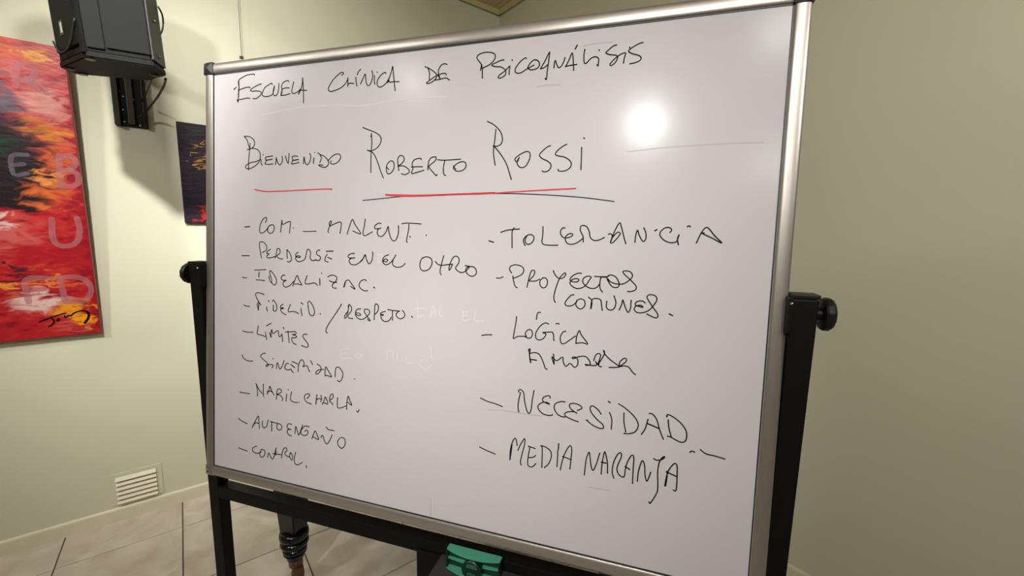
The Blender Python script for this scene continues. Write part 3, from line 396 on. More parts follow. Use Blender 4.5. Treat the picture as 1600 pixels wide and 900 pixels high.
 'NECESIDAD':[[(1305,-2507),(1475,-2562),(1664,-2589),(1852,-2633)],[(2238,-2237),(2236,-2187),(2287,-2174),(2354,-2236),(2388,-2431),(2448,-2637),(2507,-2704),(2549,-2610),(2568,-2383),(2598,-2156)],[(2277,-2245),(2247,-2425),(2235,-2577),(2259,-2705)],[(2977,-2277),(2975,-2233),(2906,-2236),(2822,-2289),(2813,-2364),(2889,-2404),(2976,-2417),(2913,-2388),(2815,-2401),(2718,-2476),(2718,-2563),(2827,-2659),(2977,-2681),(3054,-2653)],[(3320,-2318),(3228,-2323),(3110,-2387),(3083,-2489),(3157,-2614),(3257,-2661),(3337,-2662)],[(3607,-2472),(3664,-2440),(3705,-2406),(3660,-2351),(3540,-2324),(3434,-2350),(3438,-2429),(3525,-2502),(3610,-2539),(3538,-2513),(3407,-2531),(3326,-2590),(3365,-2646),(3511,-2698),(3636,-2722)],[(4123,-2476),(4054,-2389),(3934,-2321),(3883,-2367),(3912,-2469),(4037,-2603),(4173,-2704),(4186,-2784),(4105,-2796),(3957,-2751),(3813,-2656)],[(3813,-2656),(3849,-2669)],[(4302,-2416),(4358,-2558),(4359,-2773)],[(4260,-2173),(4304,-2197)],[(4604,-2380),(4615,-2581),(4663,-2788)],[(4481,-2198),(4620,-2269),(4825,-2432),(4911,-2597),(4857,-2752),(4735,-2815),(4629,-2826)],[(4989,-2786),(5057,-2649),(5100,-2446)],[(5120,-2313),(5188,-2323),(5275,-2428),(5340,-2621),(5427,-2817)],[(5092,-2535),(5332,-2608)],[(5500,-2396),(5524,-2565),(5580,-2744)],[(5470,-2336),(5480,-2283),(5602,-2324),(5766,-2444),(5867,-2600),(5865,-2772),(5785,-2828),(5656,-2790),(5580,-2753),(5508,-2741)],[(5962,-3008),(5994,-2974),(6046,-2991)],[(6152,-2920),(6263,-2987),(6440,-3005),(6611,-3032)]],
 'MEDIA':[[(1325,-3697),(1469,-3744),(1720,-3801)],[(2095,-3872),(2094,-3666),(2125,-3482),(2184,-3345),(2224,-3364),(2256,-3499)],[(2095,-3872),(2114,-3714),(2131,-3507)],[(2282,-3610),(2344,-3447),(2428,-3312),(2429,-3458),(2381,-3695),(2351,-3879),(2374,-3946)],[(2525,-3473),(2602,-3486),(2686,-3498)],[(2563,-3482),(2535,-3694),(2525,-3874),(2559,-3944),(2648,-3936),(2720,-3852)],[(2555,-3737),(2650,-3713),(2706,-3660)],[(2825,-3407),(2854,-3490),(2866,-3910)],[(2818,-3408),(2938,-3426),(3054,-3507),(3068,-3654),(3007,-3815),(2924,-3904)],[(3212,-3468),(3216,-3654),(3212,-3828)],[(3227,-3293),(3222,-3442)],[(3293,-3888),(3321,-3710),(3382,-3477),(3482,-3294),(3527,-3379),(3521,-3601),(3508,-3825)],[(3326,-3573),(3436,-3591),(3522,-3613)]],
 'NARANJA':[[(3834,-3901),(3844,-3716),(3861,-3519),(3912,-3369),(3943,-3505),(3976,-3693),(4019,-3763),(4077,-3627),(4143,-3350)],[(4198,-3810),(4206,-3579),(4243,-3305),(4282,-3383),(4321,-3559),(4332,-3764)],[(4184,-3546),(4291,-3549)],[(4472,-3850),(4431,-3722),(4448,-3506),(4523,-3313),(4591,-3265),(4602,-3359),(4548,-3519),(4527,-3644),(4576,-3756),(4682,-3781),(4701,-3613),(4741,-3426),(4817,-3278),(4861,-3315),(4862,-3584),(4866,-3888)],[(4692,-3548),(4793,-3596)],[(4965,-3819),(4971,-3624),(5007,-3439),(5043,-3353),(5091,-3454),(5111,-3658),(5151,-3784),(5188,-3703),(5221,-3573)],[(5263,-3271),(5340,-3293),(5445,-3246),(5482,-3187),(5430,-3219),(5376,-3345),(5361,-3553),(5382,-3903),(5345,-4058),(5247,-4256),(5226,-4224)],[(5519,-3812),(5536,-3639),(5578,-3456),(5675,-3302),(5730,-3342),(5746,-3600),(5747,-3833),(5724,-3887),(5690,-3864)],[(5532,-3809),(5549,-3636),(5548,-3490)],[(5528,-3509),(5744,-3571)]],
 'SMUDGE':[[(4353,3154),(5023,3208),(5507,3226),(6013,3241),(6466,3245),(6869,3235)],[(3321,5407),(3573,5427),(3919,5422)],[(2360,4636),(2522,4653),(2683,4651),(2869,4641)],[(1483,-2760),(1935,-2724),(2402,-2731),(2805,-2720)],[(3942,-4165),(4178,-4151),(4382,-4142)],[(3986,-5871),(4113,-5864),(4238,-5830),(4359,-5744),(4390,-5729)],[(-5412,-5674),(-5362,-5952)],[(67,-5239),(81,-5651),(88,-5867)]],
 'GHOST':[[(-5466,4505),(-4756,4574),(-4113,4627),(-3288,4630)],[(-3491,4615),(-2802,4595),(-2215,4539),(-1373,4591),(-402,4607),(156,4581)],[(-460,-321),(-453,-532),(-433,-710)],[(-521,-503),(-266,-465)],[(-433,-710),(-261,-626)],[(-81,-677),(-64,-486),(-21,-400),(58,-667)],[(-57,-562),(53,-542)],[(165,-430),(148,-598),(263,-624)],[(775,-474),(774,-679),(958,-646)],[(766,-483),(907,-465)],[(770,-577),(889,-556)],[(1081,-434),(1066,-618),(1155,-672),(1327,-640)],[(-2690,-1745),(-2685,-1965),(-2379,-1934)],[(-2690,-1745),(-2449,-1696)],[(-2688,-1846),(-2500,-1819)],[(-2155,-1786),(-2259,-1864),(-2152,-1912),(-2044,-1820),(-2155,-1786)],[(-1286,-1615),(-1294,-1858)],[(-1284,-1658),(-1136,-1623),(-1104,-1839)],[(-1010,-1676),(-980,-1848)],[(-740,-1694),(-709,-1886),(-541,-1847)],[(-281,-1757),(-372,-1873),(-178,-1982),(-18,-1858)],[(-82,-1354),(-43,-1541),(-23,-1710)],[(-1628,808),(-1597,593)],[(-1628,808),(-1477,791),(-1524,682)]],
}

for k, strokes in INK.items():
    bm = bmesh.new(); thin = 0.0031
    if k == 'SMUDGE': wd, m_, nm, lb, y = 0.0024, SMUD, 'smudge', 'faint grey smeared marker lines', 0.00275
    elif k == 'GHOST': wd, m_, nm, lb, y = 0.0024, GHO, 'erased_writing', 'faint pale traces of erased writing', 0.0028
    elif k.startswith('UNDERLINE_RED'): wd, m_, nm, lb, y = 0.0031, INKR, 'underline', 'red marker underline', 0.0024
    elif k.startswith('UNDERLINE_B'): wd, m_, nm, lb, y = 0.0022, INKB, 'underline', 'long thin black marker underline', 0.0026
    else:
        wd, m_, nm, y = 0.0026, INKB, 'handwriting', 0.0026
        lb = 'black handwriting reading ' + k if k[:2] != 'R ' else 'black handwritten word with a tall initial R, ' + k[2:]
    for s in strokes:
        add_ribbon(bm, [(a/10000, b/10000) for a, b in s], wd, y, thin, 1.15 if m_ is INKB else 1.0)
    o = bm_obj(nm, bm, m_, pan); o['label'] = lb
    if nm in ('smudge', 'erased_writing'): o['kind'] = 'stuff'

# stand
PF, PB = -0.016, 0.020        # front and back of the steel tubes
def tube_box(name, b): return box(name, b, BLACKM, wb, bev=0.003)
for s, nm in ((-1, 'left'), (1, 'right')):
    xo = s*0.794; xi = s*0.752
    p = box('post', (min(xo, xi), max(xo, xi), PF, PB, 0.085, 1.400), BLACKM, wb, bev=0.003)
    c = box('post_cap', (min(xo, xi)-0.0015, max(xo, xi)+0.0015, PF-0.0015, PB+0.0015, 1.4005, 1.409), BLACKP, p, bev=0.002)
    # plate on the frame's edge that carries the pivot
    bm = bmesh.new(); xa, xb = sorted((s*0.7445, s*0.7515)); add_box(bm, xa, xb, -0.022, 0.021, 1.335, 1.402, bev=0.0012)
    bm_obj('pivot_plate', bm, BLACKM, wb)
    bm = bmesh.new(); add_lathe(bm, [(0.0025, 0), (0.0032, -0.002), (0.001, -0.0035)], c=(s*0.748, -0.022, 1.392), axis='Y', n=10)
    bm_obj('plate_screw', bm, STEEL, wb, smooth=True)
    # knob: short neck and a coarse-faceted wheel
    bm = bmesh.new(); add_lathe(bm, [(0.0115, s*0.7935), (0.0115, s*0.804)], c=(0, 0.002, 1.372), axis='X', n=20)
    bm_obj('knob_neck', bm, BLACKP, wb, smooth=True, auto=40)
    bm = bmesh.new(); n = 48; prof = [(0.020, 0.8035), (0.0285, 0.8045), (0.0310, 0.8075), (0.0310, 0.8155), (0.0275, 0.8205), (0.012, 0.8215)]
    add_lathe(bm, [(r, s*h) for r, h in prof], c=(0, 0.002, 1.372), axis='X', n=n)
    bmesh.ops.recalc_face_normals(bm, faces=bm.faces)
    for v in bm.verts:
        dy, dz = v.co.y-0.002, v.co.z-1.372; a = math.atan2(dz, dy); k = 1-0.035*max(0, math.cos(a*12))**2
        v.co.y = 0.002+dy*k; v.co.z = 1.372+dz*k
    bm_obj('pivot_knob', bm, BLACKP, wb, smooth=True, auto=28)
    # foot with two castors
    f = box('foot', (min(xo, xi), max(xo, xi), -0.30, 0.19, 0.060, 0.0995), BLACKM, wb, bev=0.003)
    for yy in (-0.27, 0.16):
        bm = bmesh.new(); xm = (xo+xi)/2
        add_lathe(bm, [(0.016, xm-0.011), (0.024, xm-0.011), (0.025, xm-0.007), (0.025, xm+0.007), (0.024, xm+0.011), (0.016, xm+0.011)], c=(0, yy, 0.025), axis='X', n=24)
        add_box(bm, xm-0.014, xm-0.0115, yy-0.012, yy+0.012, 0.018, 0.060); add_box(bm, xm+0.0115, xm+0.014, yy-0.012, yy+0.012, 0.018, 0.060)
        bm_obj('castor', bm, BLACKP, f)
box('cross_bar', (-0.7515, 0.7515, PF, PB, 0.664, 0.704), BLACKM, wb, bev=0.003)
# pen tray and its mounting plate
bm = bmesh.new(); add_box(bm, -0.048, 0.44, PF-0.0042, PF-0.0005, 0.46, 0.675, bev=0.001)
bm_obj('mounting_plate', bm, BLACKM, wb)
bm = bmesh.new()
add_box(bm, 0.027, 0.44, -0.098, -0.0208, 0.678, 0.682, bev=0.001)
add_box(bm, 0.027, 0.44, -0.101, -0.098, 0.678, 0.6855, bev=0.0008)
tr = bm_obj('pen_tray', bm, TRAYM, wb); tr['label'] = 'dark grey metal pen tray'
box('tray_corner', (0.0235, 0.0275, -0.1015, -0.094, 0.6770, 0.6845), BLACKP, tr, bev=0.0006)

# green eraser standing on the tray
TW = lambda x, y: ORG + WX*x + WY*y
ec = TW(0.1275, -0.046)
er = empty('board_eraser', 'green plastic board eraser with a round badge, standing on the pen tray', 'eraser', (ec.x, ec.y, 0.682), RZ)
L2 = 0.0695; HB = 0.052
def bow(t, d0, d1): return -(d0+(d1-d0)*(1-t*t))
def lipped(name, z0, z1, d0, d1, m_, x0=-1, x1=1, yb=0.0):
    bm = bmesh.new(); pl = [(x0*L2, yb)]
    n = 18
    for i in range(n+1):
        t = x0+(x1-x0)*i/n; pl.append((t*L2, bow(t, d0, d1)))
    pl.append((x1*L2, yb)); add_prism(bm, pl, z0, z1)
    return bm_obj(name, bm, m_, er)
lipped('eraser_back', 0.004, HB-0.003, 0.002, 0.004, GREEND, yb=0.008)
lipped('top_lip', HB-0.003, HB, 0.009, 0.022, GREEN, yb=0.008)
lipped('bottom_lip', 0.0, 0.004, 0.012, 0.026, GREEN, yb=0.008)
lipped('middle_rib', 0.026, 0.0276, 0.009, 0.014, GREEN)
for s in (-1, 1): box('end_wall', (min(s*L2, s*(L2-0.003)), max(s*L2, s*(L2-0.003)), -0.014, 0.0075, 0.004, HB-0.003), GREEND, er)
bm = bmesh.new(); add_lathe(bm, [(0.0225, -0.006), (0.0255, -0.022), (0.0255, -0.026), (0.024, -0.0275), (0.0225, -0.0268), (0.0225, -0.0262)], c=(0.003, 0, 0.0235), axis='Y', n=40)
bg = bm_obj('round_badge', bm, GREEND, er, smooth=True, auto=30)
bm = bmesh.new()
for q in range(4): add_box(bm, 0.003-0.014+q*0.001, 0.003+0.015-q*0.001, -0.0268, -0.0262, 0.0305+q*0.0028, 0.0312+q*0.0028)
bm_obj('badge_ridges', bm, GREENL, bg)['kind'] = 'stuff'
cu = bpy.data.curves.new('badge_lettering', 'FONT'); cu.body = 'olios'; cu.size = 0.0115; cu.align_x = 'CENTER'; cu.extrude = 0.0002
tmp = bpy.data.objects.new('tmp', cu); COL.objects.link(tmp)
bpy.context.view_layer.update()
dg = bpy.context.evaluated_depsgraph_get(); me = bpy.data.meshes.new_from_object(tmp.evaluated_get(dg)); bpy.data.objects.remove(tmp)
link('badge_lettering', me, GREENL, bg, loc=(0.003, -0.0266, 0.0115), rot=(math.pi/2, 0, 0))

# ------------------------------------------------------------------ the piano behind the board (only a leg shows under it)
PS = TW(-0.0, 0.0)
pi_o = TW(-0.10, 0.30)
pno = empty('grand_piano', 'black lacquered piano behind the whiteboard, its turned leg on a brass castor showing below', 'piano', (pi_o.x, pi_o.y, 0), RZ)
def PL(a, D): return (a-0.65, D-1.2098)      # board-space a, depth D -> piano space
out = [PL(-0.16, 1.19), PL(1.28, 1.19), PL(1.28, 1.55)]
for k in range(1, 12):
    t = k/12; u = 1.28+(0.46-1.28)*t; v = 1.55+(2.50-1.55)*(t*t*(3-2*t)); out.append(PL(u, v))
for k in range(9):
    a = math.pi*k/8; out.append(PL(0.15+0.31*math.cos(a), 2.50+0.14*math.sin(a)))
bm = bmesh.new(); add_prism(bm, out, 0.66, 0.96); bm_obj('case', bm, PIANO, pno)
bm = bmesh.new(); add_prism(bm, [(x*1.005, y*1.005) for x, y in out], 0.962, 0.984); bm_obj('lid', bm, PIANO, pno)
x0_, y0_ = PL(-0.14, 1.12); x1_, y1_ = PL(1.26, 1.19)
box('keybed', (x0_, x1_, y0_, y1_-0.001, 0.69, 0.74), PIANO, pno, bev=0.004)
def piano_leg(a, D):
    cx, cy = PL(a, D)
    bm = bmesh.new()
    lo, hi, zl, zh = 0.036, 0.056, 0.262, 0.66
    vs = [bm.verts.new((cx+sx*h_, cy+sy*h_, z_)) for h_, z_ in ((lo, zl), (hi, zh)) for sx, sy in ((-1, -1), (1, -1), (1, 1), (-1, 1))]
    bm.faces.new(vs[:4]); bm.faces.new(vs[4:])
    for i in range(4): bm.faces.new((vs[i], vs[(i+1) % 4], vs[4+(i+1) % 4], vs[4+i]))
    bmesh.ops.bevel(bm, geom=list(bm.edges), offset=0.003, segments=2, affect='EDGES')
    prof = [(0.026, 0.146), (0.034, 0.150), (0.038, 0.170), (0.045, 0.176)]
    for z0, z1, r in ((0.176, 0.205, 0.047), (0.207, 0.236, 0.055), (0.238, 0.276, 0.057)):
        for j in range(9):
            t = math.pi*j/8; prof.append((r-0.012+0.012*math.sin(t), z0+(z1-z0)*(1-math.cos(t))/2))
    prof.append((0.030, 0.280))
    add_lathe(bm, prof, c=(cx, cy, 0), n=40)
    lg = bm_obj('leg', bm, PIANO, pno, smooth=True, auto=35)
    bm = bmesh.new()
    add_lathe(bm, [(0.025, 0.112), (0.027, 0.116), (0.027, 0.142), (0.024, 0.1455)], c=(cx, cy, 0), n=28)
    ox = 0.012
    add_lathe(bm, [(0.016, 0.02), (0.022, 0.05), (0.025, 0.085), (0.021, 0.1115)], c=(cx+ox, cy-0.004, 0), n=20)
    bm_obj('brass_castor', bm, BRASS, lg, smooth=True, auto=40)
    bm = bmesh.new(); xm = cx+ox
    add_lathe(bm, [(0.010, xm-0.013), (0.021, xm-0.012), (0.0215, xm), (0.021, xm+0.012), (0.010, xm+0.013)], c=(0, cy-0.028, 0.0215), axis='X', n=24)
    bm_obj('castor_wheel', bm, BRASS, lg, smooth=True, auto=40)
piano_leg(-0.083, 1.248); piano_leg(1.20, 1.26); piano_leg(0.15, 2.45)

# ------------------------------------------------------------------ loudspeaker on the left wall
SZ = 2.07
SC = Vector((-0.15, 2.19, SZ))
sp = empty('wall_loudspeaker', 'black loudspeaker hung high on the cream wall beside the red painting', 'speaker', SC)
sp.rotation_euler = (math.radians(1.0), math.radians(-2.3), 0)
poly = [(-0.299, 2.274), (-0.204, 2.06), (-0.034, 2.054), (0.0, 2.161), (-0.057, 2.276), (-0.269, 2.34)]
pl = [(x-SC.x, y-SC.y) for x, y in poly]
SH = 0.56
def inset(P, d):
    c = Vector((sum(p[0] for p in P)/len(P), sum(p[1] for p in P)/len(P)))
    return [tuple(c+(Vector(p)-c)*(1-d/(Vector(p)-c).length)) for p in P]
bm = bmesh.new(); add_prism(bm, inset(pl, 0.003), 0.018, SH-0.018)
bmesh.ops.bevel(bm, geom=list(bm.edges), offset=0.004, segments=2, affect='EDGES')
bm_obj('cabinet', bm, SPK, sp)
for z0, z1 in ((0.0, 0.020), (SH-0.020, SH)):
    bm = bmesh.new(); add_prism(bm, pl, z0, z1); bmesh.ops.bevel(bm, geom=list(bm.edges), offset=0.003, segments=2, affect='EDGES')
    bm_obj('end_plate', bm, SPK, sp)
A_, B_, C2, D_, E_, F_ = [Vector((x, y, 0)) for x, y in pl]
def face_panel(name, P, Q, t0, t1, z0, z1, d, m_, h=0.0):
    """raised panel on the face P-Q"""
    dr = (Q-P); n_ = Vector((dr.y, -dr.x, 0)).normalized()
    a = P+dr*t0; b = P+dr*t1; bm = bmesh.new()
    vs = [bm.verts.new(v+Vector((0, 0, z))+n_*o) for o in (-0.002, d) for v, z in ((a, z0), (b, z0), (b, z1), (a, z1))]
    bm.faces.new(vs[:4]); bm.faces.new(vs[4:])
    for i in range(4): bm.faces.new((vs[i], vs[(i+1) % 4], vs[4+(i+1) % 4], vs[4+i]))
    bmesh.ops.bevel(bm, geom=[e for e in bm.edges], offset=min(0.002, d*0.4), segments=2, affect='EDGES')
    return bm_obj(name, bm, m_, sp)
face_panel('side_panel', B_, C2, 0.31, 0.985, 0.036, SH-0.03, 0.004, SPK)
face_panel('side_panel', B_, C2, 0.02, 0.285, 0.030, SH-0.03, 0.004, SPK)
gp = face_panel('grille', A_, B_, 0.05, 0.86, 0.045, SH-0.03, 0.005, SPK); 
face_panel('rear_panel', C2, D_, 0.03, 0.97, 0.024, SH-0.024, 0.003, SPK2)['label'] = 'greyer narrow panel'
face_panel('corner_ridge', A_, B_, 0.90, 0.995, 0.012, SH-0.02, 0.008, SPK)
face_panel('label_frame', A_, B_, 0.30, 0.44, 0.088, 0.140, 0.0065, BRK)
st = face_panel('sticker', A_, B_, 0.34, 0.41, 0.095, 0.132, 0.0075, LABELM); st['label'] = 'small pale sticker'
def tube(name, pts, r, m_, parent):
    bm = bmesh.new(); add_tube(bm, catmull([Vector(p) for p in pts], 0.01), r, 8); return bm_obj(name, bm, m_, parent, smooth=True)
# strap drawn round the lower front corner
nAB = Vector(((B_-A_).y, -(B_-A_).x, 0)).normalized()
tube('cord_loop', [A_+nAB*0.006+Vector((0, 0, 0.085)), A_+(B_-A_)*0.18+nAB*0.009+Vector((0, 0, 0.045)), A_+(B_-A_)*0.40+nAB*0.010+Vector((0, 0, 0.036)),
                  A_+(B_-A_)*0.66+nAB*0.010+Vector((0, 0, 0.052)), A_+(B_-A_)*0.93+nAB*0.010+Vector((0, 0, 0.115))], 0.003, SPK2, sp)
# feet
for P in (A_*0.82+B_*0.02, B_*0.9, D_*0.78, F_*0.8):
    bm = bmesh.new(); add_lathe(bm, [(0.013, -0.006), (0.017, 0.0)], c=(P.x, P.y, 0), n=18); bm_obj('rubber_foot', bm, BRK, sp)
# screws on the narrow rear panel
for z in (0.05, 0.17, 0.33):
    q = C2+(D_-C2)*0.55; n_ = Vector(((D_-C2).y, -(D_-C2).x, 0)).normalized()
    bm = bmesh.new(); add_box(bm, -0.004, 0.004, -0.004, 0.004, -0.004, 0.004, bev=0.0015); bm_obj('screw', bm, BRK, sp, loc=tuple(q+n_*0.003+Vector((0, 0, z))))

# wall bracket (the wall-plate channel and the arm that holds the loudspeaker)
br = empty('speaker_bracket', 'black steel wall bracket with bolts, under the loudspeaker', 'bracket', (-0.145, Y1, 1.97))
box('wall_plate', (-0.058, 0.058, -0.006, 0, 0, 0.40), BRK, br, bev=0.001)
lf = box('side_flange', (-0.061, -0.040, -0.030, -0.006, 0.002, 0.40), BRKB, br, bev=0.001); lf['label'] = 'brownish side flange'
box('side_flange', (0.045, 0.060, -0.022, -0.006, 0.002, 0.40), BRK, br, bev=0.001)
box('center_rail', (-0.012, 0.012, -0.020, -0.006, 0.012, 0.38), BRKB, br, bev=0.002)
bm = bmesh.new(); add_box(bm, -0.032, 0.032, -0.17, -0.022, 0.26, 0.33, bev=0.004); add_box(bm, -0.022, 0.022, -0.46, -0.165, 0.275, 0.315, bev=0.004)
bm_obj('arm', bm, BRK, br)
for x, z in ((-0.026, 0.020), (0.028, 0.012), (-0.026, 0.075), (-0.022, 0.135), (0.012, 0.128), (-0.034, 0.158), (0.006, 0.150)):
    bm = bmesh.new(); add_lathe(bm, [(0.005, -0.006), (0.005, -0.010), (0.0035, -0.0125), (0.001, -0.013)], c=(x, 0, z), axis='Y', n=12)
    bm_obj('bolt', bm, STEEL, br, smooth=True, auto=40)
# cable from the loudspeaker into the bracket
spi = None
def cable(pts, r):
    bm = bmesh.new(); add_tube(bm, catmull([Vector(p) for p in pts], 0.01), r, 8)
    bpy.context.view_layer.update()
    bmesh.ops.transform(bm, matrix=sp.matrix_world.inverted(), verts=bm.verts)
    bm_obj('cable', bm, BLACKP, sp, smooth=True)
cable([(-0.003, 2.17, 2.067), (-0.011, 2.3, 2.071), (-0.035, 2.48, 2.067), (-0.071, 2.66, 2.052), (-0.094, 2.735, 2.037), (-0.122, 2.745, 2.008)], 0.0042)
cable([(-0.046, 2.27, 2.083), (-0.064, 2.45, 2.086), (-0.079, 2.6, 2.094), (-0.099, 2.735, 2.089)], 0.0035)
cable([(-0.006, 2.16, 2.319), (0.004, 2.17, 2.298), (0.005, 2.18, 2.271), (-0.001, 2.17, 2.237), (-0.01, 2.16, 2.217)], 0.003)

# ------------------------------------------------------------------ paintings
red, dred, org_, yel, pink, pale, dark, drk2, grn = (lin(168, 24, 34), lin(116, 10, 24), lin(188, 78, 34), lin(215, 140, 30), lin(186, 84, 80), lin(208, 172, 162), lin(24, 14, 19), lin(58, 22, 34), lin(12, 50, 28))
PM = blob_paint('red_abstract_paint', [(0.33, dred), (0.46, red), (0.62, lin(182, 44, 40)), (0.78, org_)], [
    (-0.17, 1.20, 0.20, 0.09, org_, 0.2), (-0.10, 1.205, 0.05, 0.022, yel, 0.4), (-0.17, 1.13, 0.16, 0.05, pink, 0.1), (-0.08, 1.02, 0.10, 0.09, lin(196, 128, 116), 0.2),
    (-0.10, 0.90, 0.10, 0.05, lin(206, 120, 40), 0.3), (-0.07, 0.78, 0.07, 0.10, lin(190, 92, 44), 0.3), (-0.22, 1.00, 0.13, 0.07, lin(96, 82, 92), 0.4),
    (-0.24, 0.88, 0.17, 0.12, drk2, 0.5), (-0.25, 0.76, 0.20, 0.17, dark, 0.65), (-0.24, 0.83, 0.07, 0.04, grn, 0.3), (-0.26, 0.62, 0.20, 0.07, dark, 0.5),
    (-0.11, 0.70, 0.09, 0.03, lin(222, 134, 64), 0.2), (-0.10, 0.63, 0.10, 0.05, lin(200, 96, 44), 0.2), (-0.20, 0.60, 0.12, 0.025, dark, 0.3),
    (-0.26, 0.47, 0.16, 0.09, pink, 0.3), (-0.25, 0.51, 0.05, 0.03, pale, 0.3), (-0.12, 0.38, 0.20, 0.09, lin(158, 16, 28), 0.3), (-0.30, 0.30, 0.14, 0.018, drk2, 0.4), (-0.24, 0.255, 0.22, 0.022, lin(214, 130, 56), 0.3),
    (-0.19, 0.165, 0.10, 0.06, pale, 0.4), (-0.09, 0.12, 0.06, 0.05, yel, 0.4), (-0.045, 0.075, 0.045, 0.04, lin(236, 146, 20), 0.5), (-0.09, 0.035, 0.05, 0.025, pink, 0.3), (-0.26, 0.05, 0.18, 0.05, red, 0.3),
    (0.015, 0.60, 0.05, 1.1, lin(138, 10, 26), 0.5)], nscale=12, dist=0.06)
PW, PH, PD = 0.92, 1.254, 0.033
pt = empty('red_abstract_painting', 'large unframed red and orange abstract canvas with faint letters, hung below the loudspeaker', 'painting', (-0.333, Y1, 0.996))
pt.rotation_euler = (math.radians(3.5), 0, 0)   # it hangs leaning a little forward
bm = bmesh.new(); add_box(bm, -PW, 0, -PD, -0.0004, 0, PH, bev=0.003); bm_obj('stretched_canvas', bm, CANV, pt)
bm = bmesh.new(); add_box(bm, -PW+0.003, -0.003, -PD-0.0012, -PD+0.001, 0.003, PH-0.003)
pf = bm_obj('painted_face', bm, PM, pt)
LP = mat('thin_pink_lettering', lin(196, 120, 124), 0.45, noise=0.15, nscale=40)
LG = mat('thin_grey_lettering', lin(120, 104, 116), 0.45, noise=0.2, nscale=40)
for q in (LP, LG): q.node_tree.nodes['Principled BSDF'].inputs['Alpha'].default_value = 0.42   # a thin glaze over the paint
def letters(m_, lb, strokes, wd):
    bm = bmesh.new()
    for s in strokes: add_ribbon(bm, s, wd, -PD-0.0018-0.00025*strokes.index(s), -PD-0.0008)
    o = bm_obj('painted_letter', bm, m_, pf); o['label'] = lb
letters(LP, "faint pink block letter R", [[(-0.155, 1.0715), (-0.1422, 1.1519), (-0.1032, 1.1644), (-0.0932, 1.1346), (-0.1195, 1.1002), (-0.1452, 1.0948)], [(-0.1195, 1.1002), (-0.0941, 1.0695)]], 0.021)
letters(LP, "faint pink block letter B", [[(-0.0599, 0.8074), (-0.0688, 0.6797)], [(-0.0603, 0.8035), (-0.0236, 0.8116), (-0.0094, 0.7822), (-0.0345, 0.7524), (-0.06, 0.7461)], [(-0.0345, 0.7524), (-0.0107, 0.7352), (-0.0114, 0.6958), (-0.0411, 0.6794), (-0.0677, 0.6798)]], 0.021)
letters(LP, "faint pink block letter U", [[(-0.1096, 0.5345), (-0.1145, 0.4519), (-0.1009, 0.4202), (-0.0705, 0.4159), (-0.0403, 0.4359), (-0.0266, 0.4926), (-0.0309, 0.5407)]], 0.021)
letters(LP, "faint pink block letter D", [[(-0.1117, 0.2718), (-0.105, 0.1607)], [(-0.1115, 0.2742), (-0.0548, 0.2727), (-0.0221, 0.2458), (-0.0168, 0.2034), (-0.0349, 0.1669), (-0.065, 0.1587), (-0.1037, 0.1622)]], 0.021)
letters(LP, "faint pink block letter E", [[(-0.142, 0.2735), (-0.2145, 0.2698), (-0.2161, 0.171)], [(-0.216, 0.2265), (-0.1654, 0.2268)]], 0.021)
letters(LG, "faint grey block letter F", [[(-0.1727, 1.1169), (-0.207, 1.1128)], [(-0.2024, 1.1103), (-0.2039, 1.0475)], [(-0.1812, 1.0801), (-0.2011, 1.0759)]], 0.016)
letters(LG, "faint grey block letter E", [[(-0.1533, 0.8004), (-0.1971, 0.7916), (-0.1993, 0.7181), (-0.1604, 0.7253)], [(-0.1982, 0.7549), (-0.1672, 0.7618)]], 0.016)
SIGN=[([(-0.1939, 0.0775), (-0.1707, 0.0884), (-0.1432, 0.099), (-0.1099, 0.1092)], 0.005), ([(-0.1549, 0.0885), (-0.149, 0.0799), (-0.1521, 0.0664), (-0.1605, 0.0564), (-0.1673, 0.0545)], 0.006), ([(-0.1322, 0.0878), (-0.1396, 0.0807), (-0.1388, 0.0747), (-0.1316, 0.0798)], 0.005), ([(-0.1137, 0.0976), (-0.1119, 0.0874), (-0.1044, 0.0945), (-0.1, 0.098), (-0.0962, 0.0936), (-0.0827, 0.1062), (-0.0624, 0.1141), (-0.0456, 0.1123), (-0.035, 0.103)], 0.005), ([(-0.0402, 0.1097), (-0.035, 0.0969), (-0.0388, 0.0768), (-0.052, 0.0559)], 0.009)]

sg = bmesh.new()
for s, wd in SIGN: add_ribbon(sg, s, wd, -PD-0.0026, -PD-0.001)
o = bm_obj('signature', sg, INKB, pf); o['label'] = 'dark brushed signature'

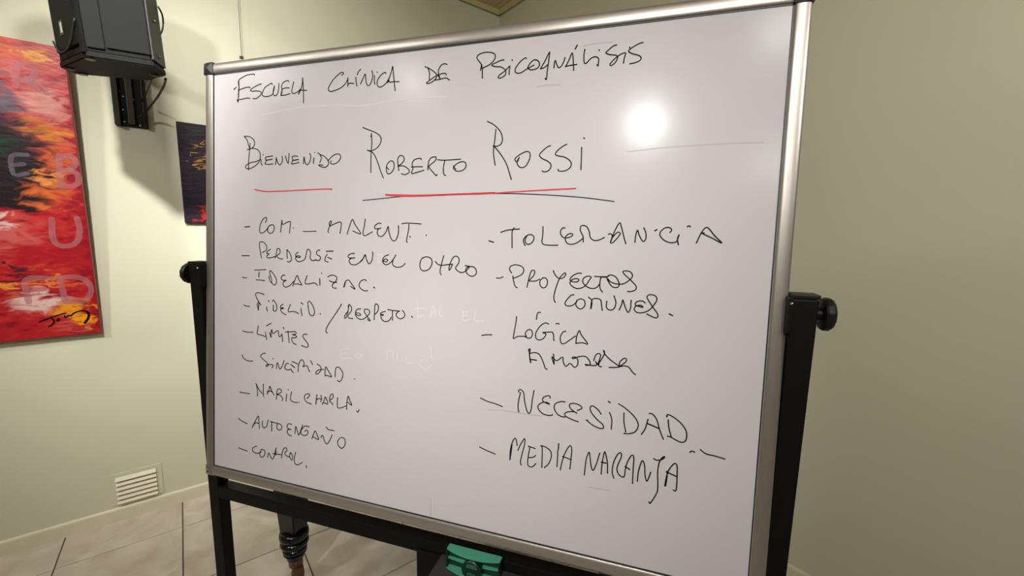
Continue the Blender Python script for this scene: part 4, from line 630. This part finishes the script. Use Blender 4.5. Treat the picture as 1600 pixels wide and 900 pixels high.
GOLD = lin(196, 140, 50)
PM2 = blob_paint('dark_abstract_paint', [(0.35, lin(20, 14, 22)), (0.5, lin(38, 26, 42)), (0.66, lin(26, 18, 30)), (0.78, lin(70, 46, 62))], [
    (-0.21, 0.40, 0.045, 0.010, GOLD, 0.3), (-0.17, 0.345, 0.06, 0.012, GOLD, 0.4), (-0.24, 0.33, 0.03, 0.008, GOLD, 0.4), (-0.20, 0.29, 0.035, 0.02, lin(170, 120, 60), 0.3), (-0.16, 0.30, 0.03, 0.05, GOLD, 0.3),
    (-0.05, 0.33, 0.10, 0.03, GOLD, 0.3), (-0.20, 0.05, 0.05, 0.035, lin(190, 30, 26), 0.3), (-0.10, 0.06, 0.10, 0.04, lin(170, 40, 26), 0.3)], nscale=16, dist=0.05)
p2 = empty('dark_abstract_painting', 'small dark canvas with gold flecks, half hidden behind the left edge of the whiteboard', 'painting', (0.32, Y1, 1.523))
p2.rotation_euler = (math.radians(2.0), 0, 0)
bm = bmesh.new(); add_box(bm, -0.30, 0.30, -0.022, -0.0004, 0, 0.498, bev=0.002); cv = bm_obj('stretched_canvas', bm, mat('canvas_edge_dark', lin(24, 16, 24), 0.5), p2)
box('painted_face', (-0.298, 0.298, -0.0235, -0.021, 0.002, 0.496), PM2, p2)
bm = bmesh.new(); add_tube(bm, [(0, -0.004, 0.498), (0, -0.004, 1.05), (0, -0.004, H-1.523-0.03)], 0.0011, 6); bm_obj('hanging_wire', bm, CAPM, p2)
box('wire_clip', (-0.010, 0.008, -0.012, -0.001, 0.860, 0.874), CAPM, p2, bev=0.002)

# ------------------------------------------------------------------ louvred vent above the skirting
vt = empty('wall_vent', 'small louvred vent painted cream, set low in the wall above the baseboard', 'vent', (-0.274, Y1, 0.085))
bm = bmesh.new()
for b in ((-0.098, -0.080, -0.004, 0, 0.0, 0.168), (0.080, 0.102, -0.004, 0, 0.0, 0.168), (-0.080, 0.080, -0.004, 0, 0.150, 0.168), (-0.080, 0.080, -0.0015, 0, 0, 0.150)): add_box(bm, *b)
bm_obj('vent_frame', bm, WALL, vt)
sl = None
for k in range(6):
    z = 0.006+k*0.0245
    if sl is None:
        bm = bmesh.new()
        add_sweep(bm, (-0.079, 0, 0), (0.079, 0, 0), [(-0.0014, 0.0215), (-0.006, 0.017), (-0.0165, 0.0035), (-0.0165, 0.0012), (-0.0145, 0.0010), (-0.0014, 0.0165)], (0, 1, 0), (0, 0, 1))
        sl = bm_obj('slat', bm, BASE, vt, loc=(0, 0, z))
    else:
        c = sl.copy(); COL.objects.link(c); c.parent = vt; c.location = (0, 0, z)
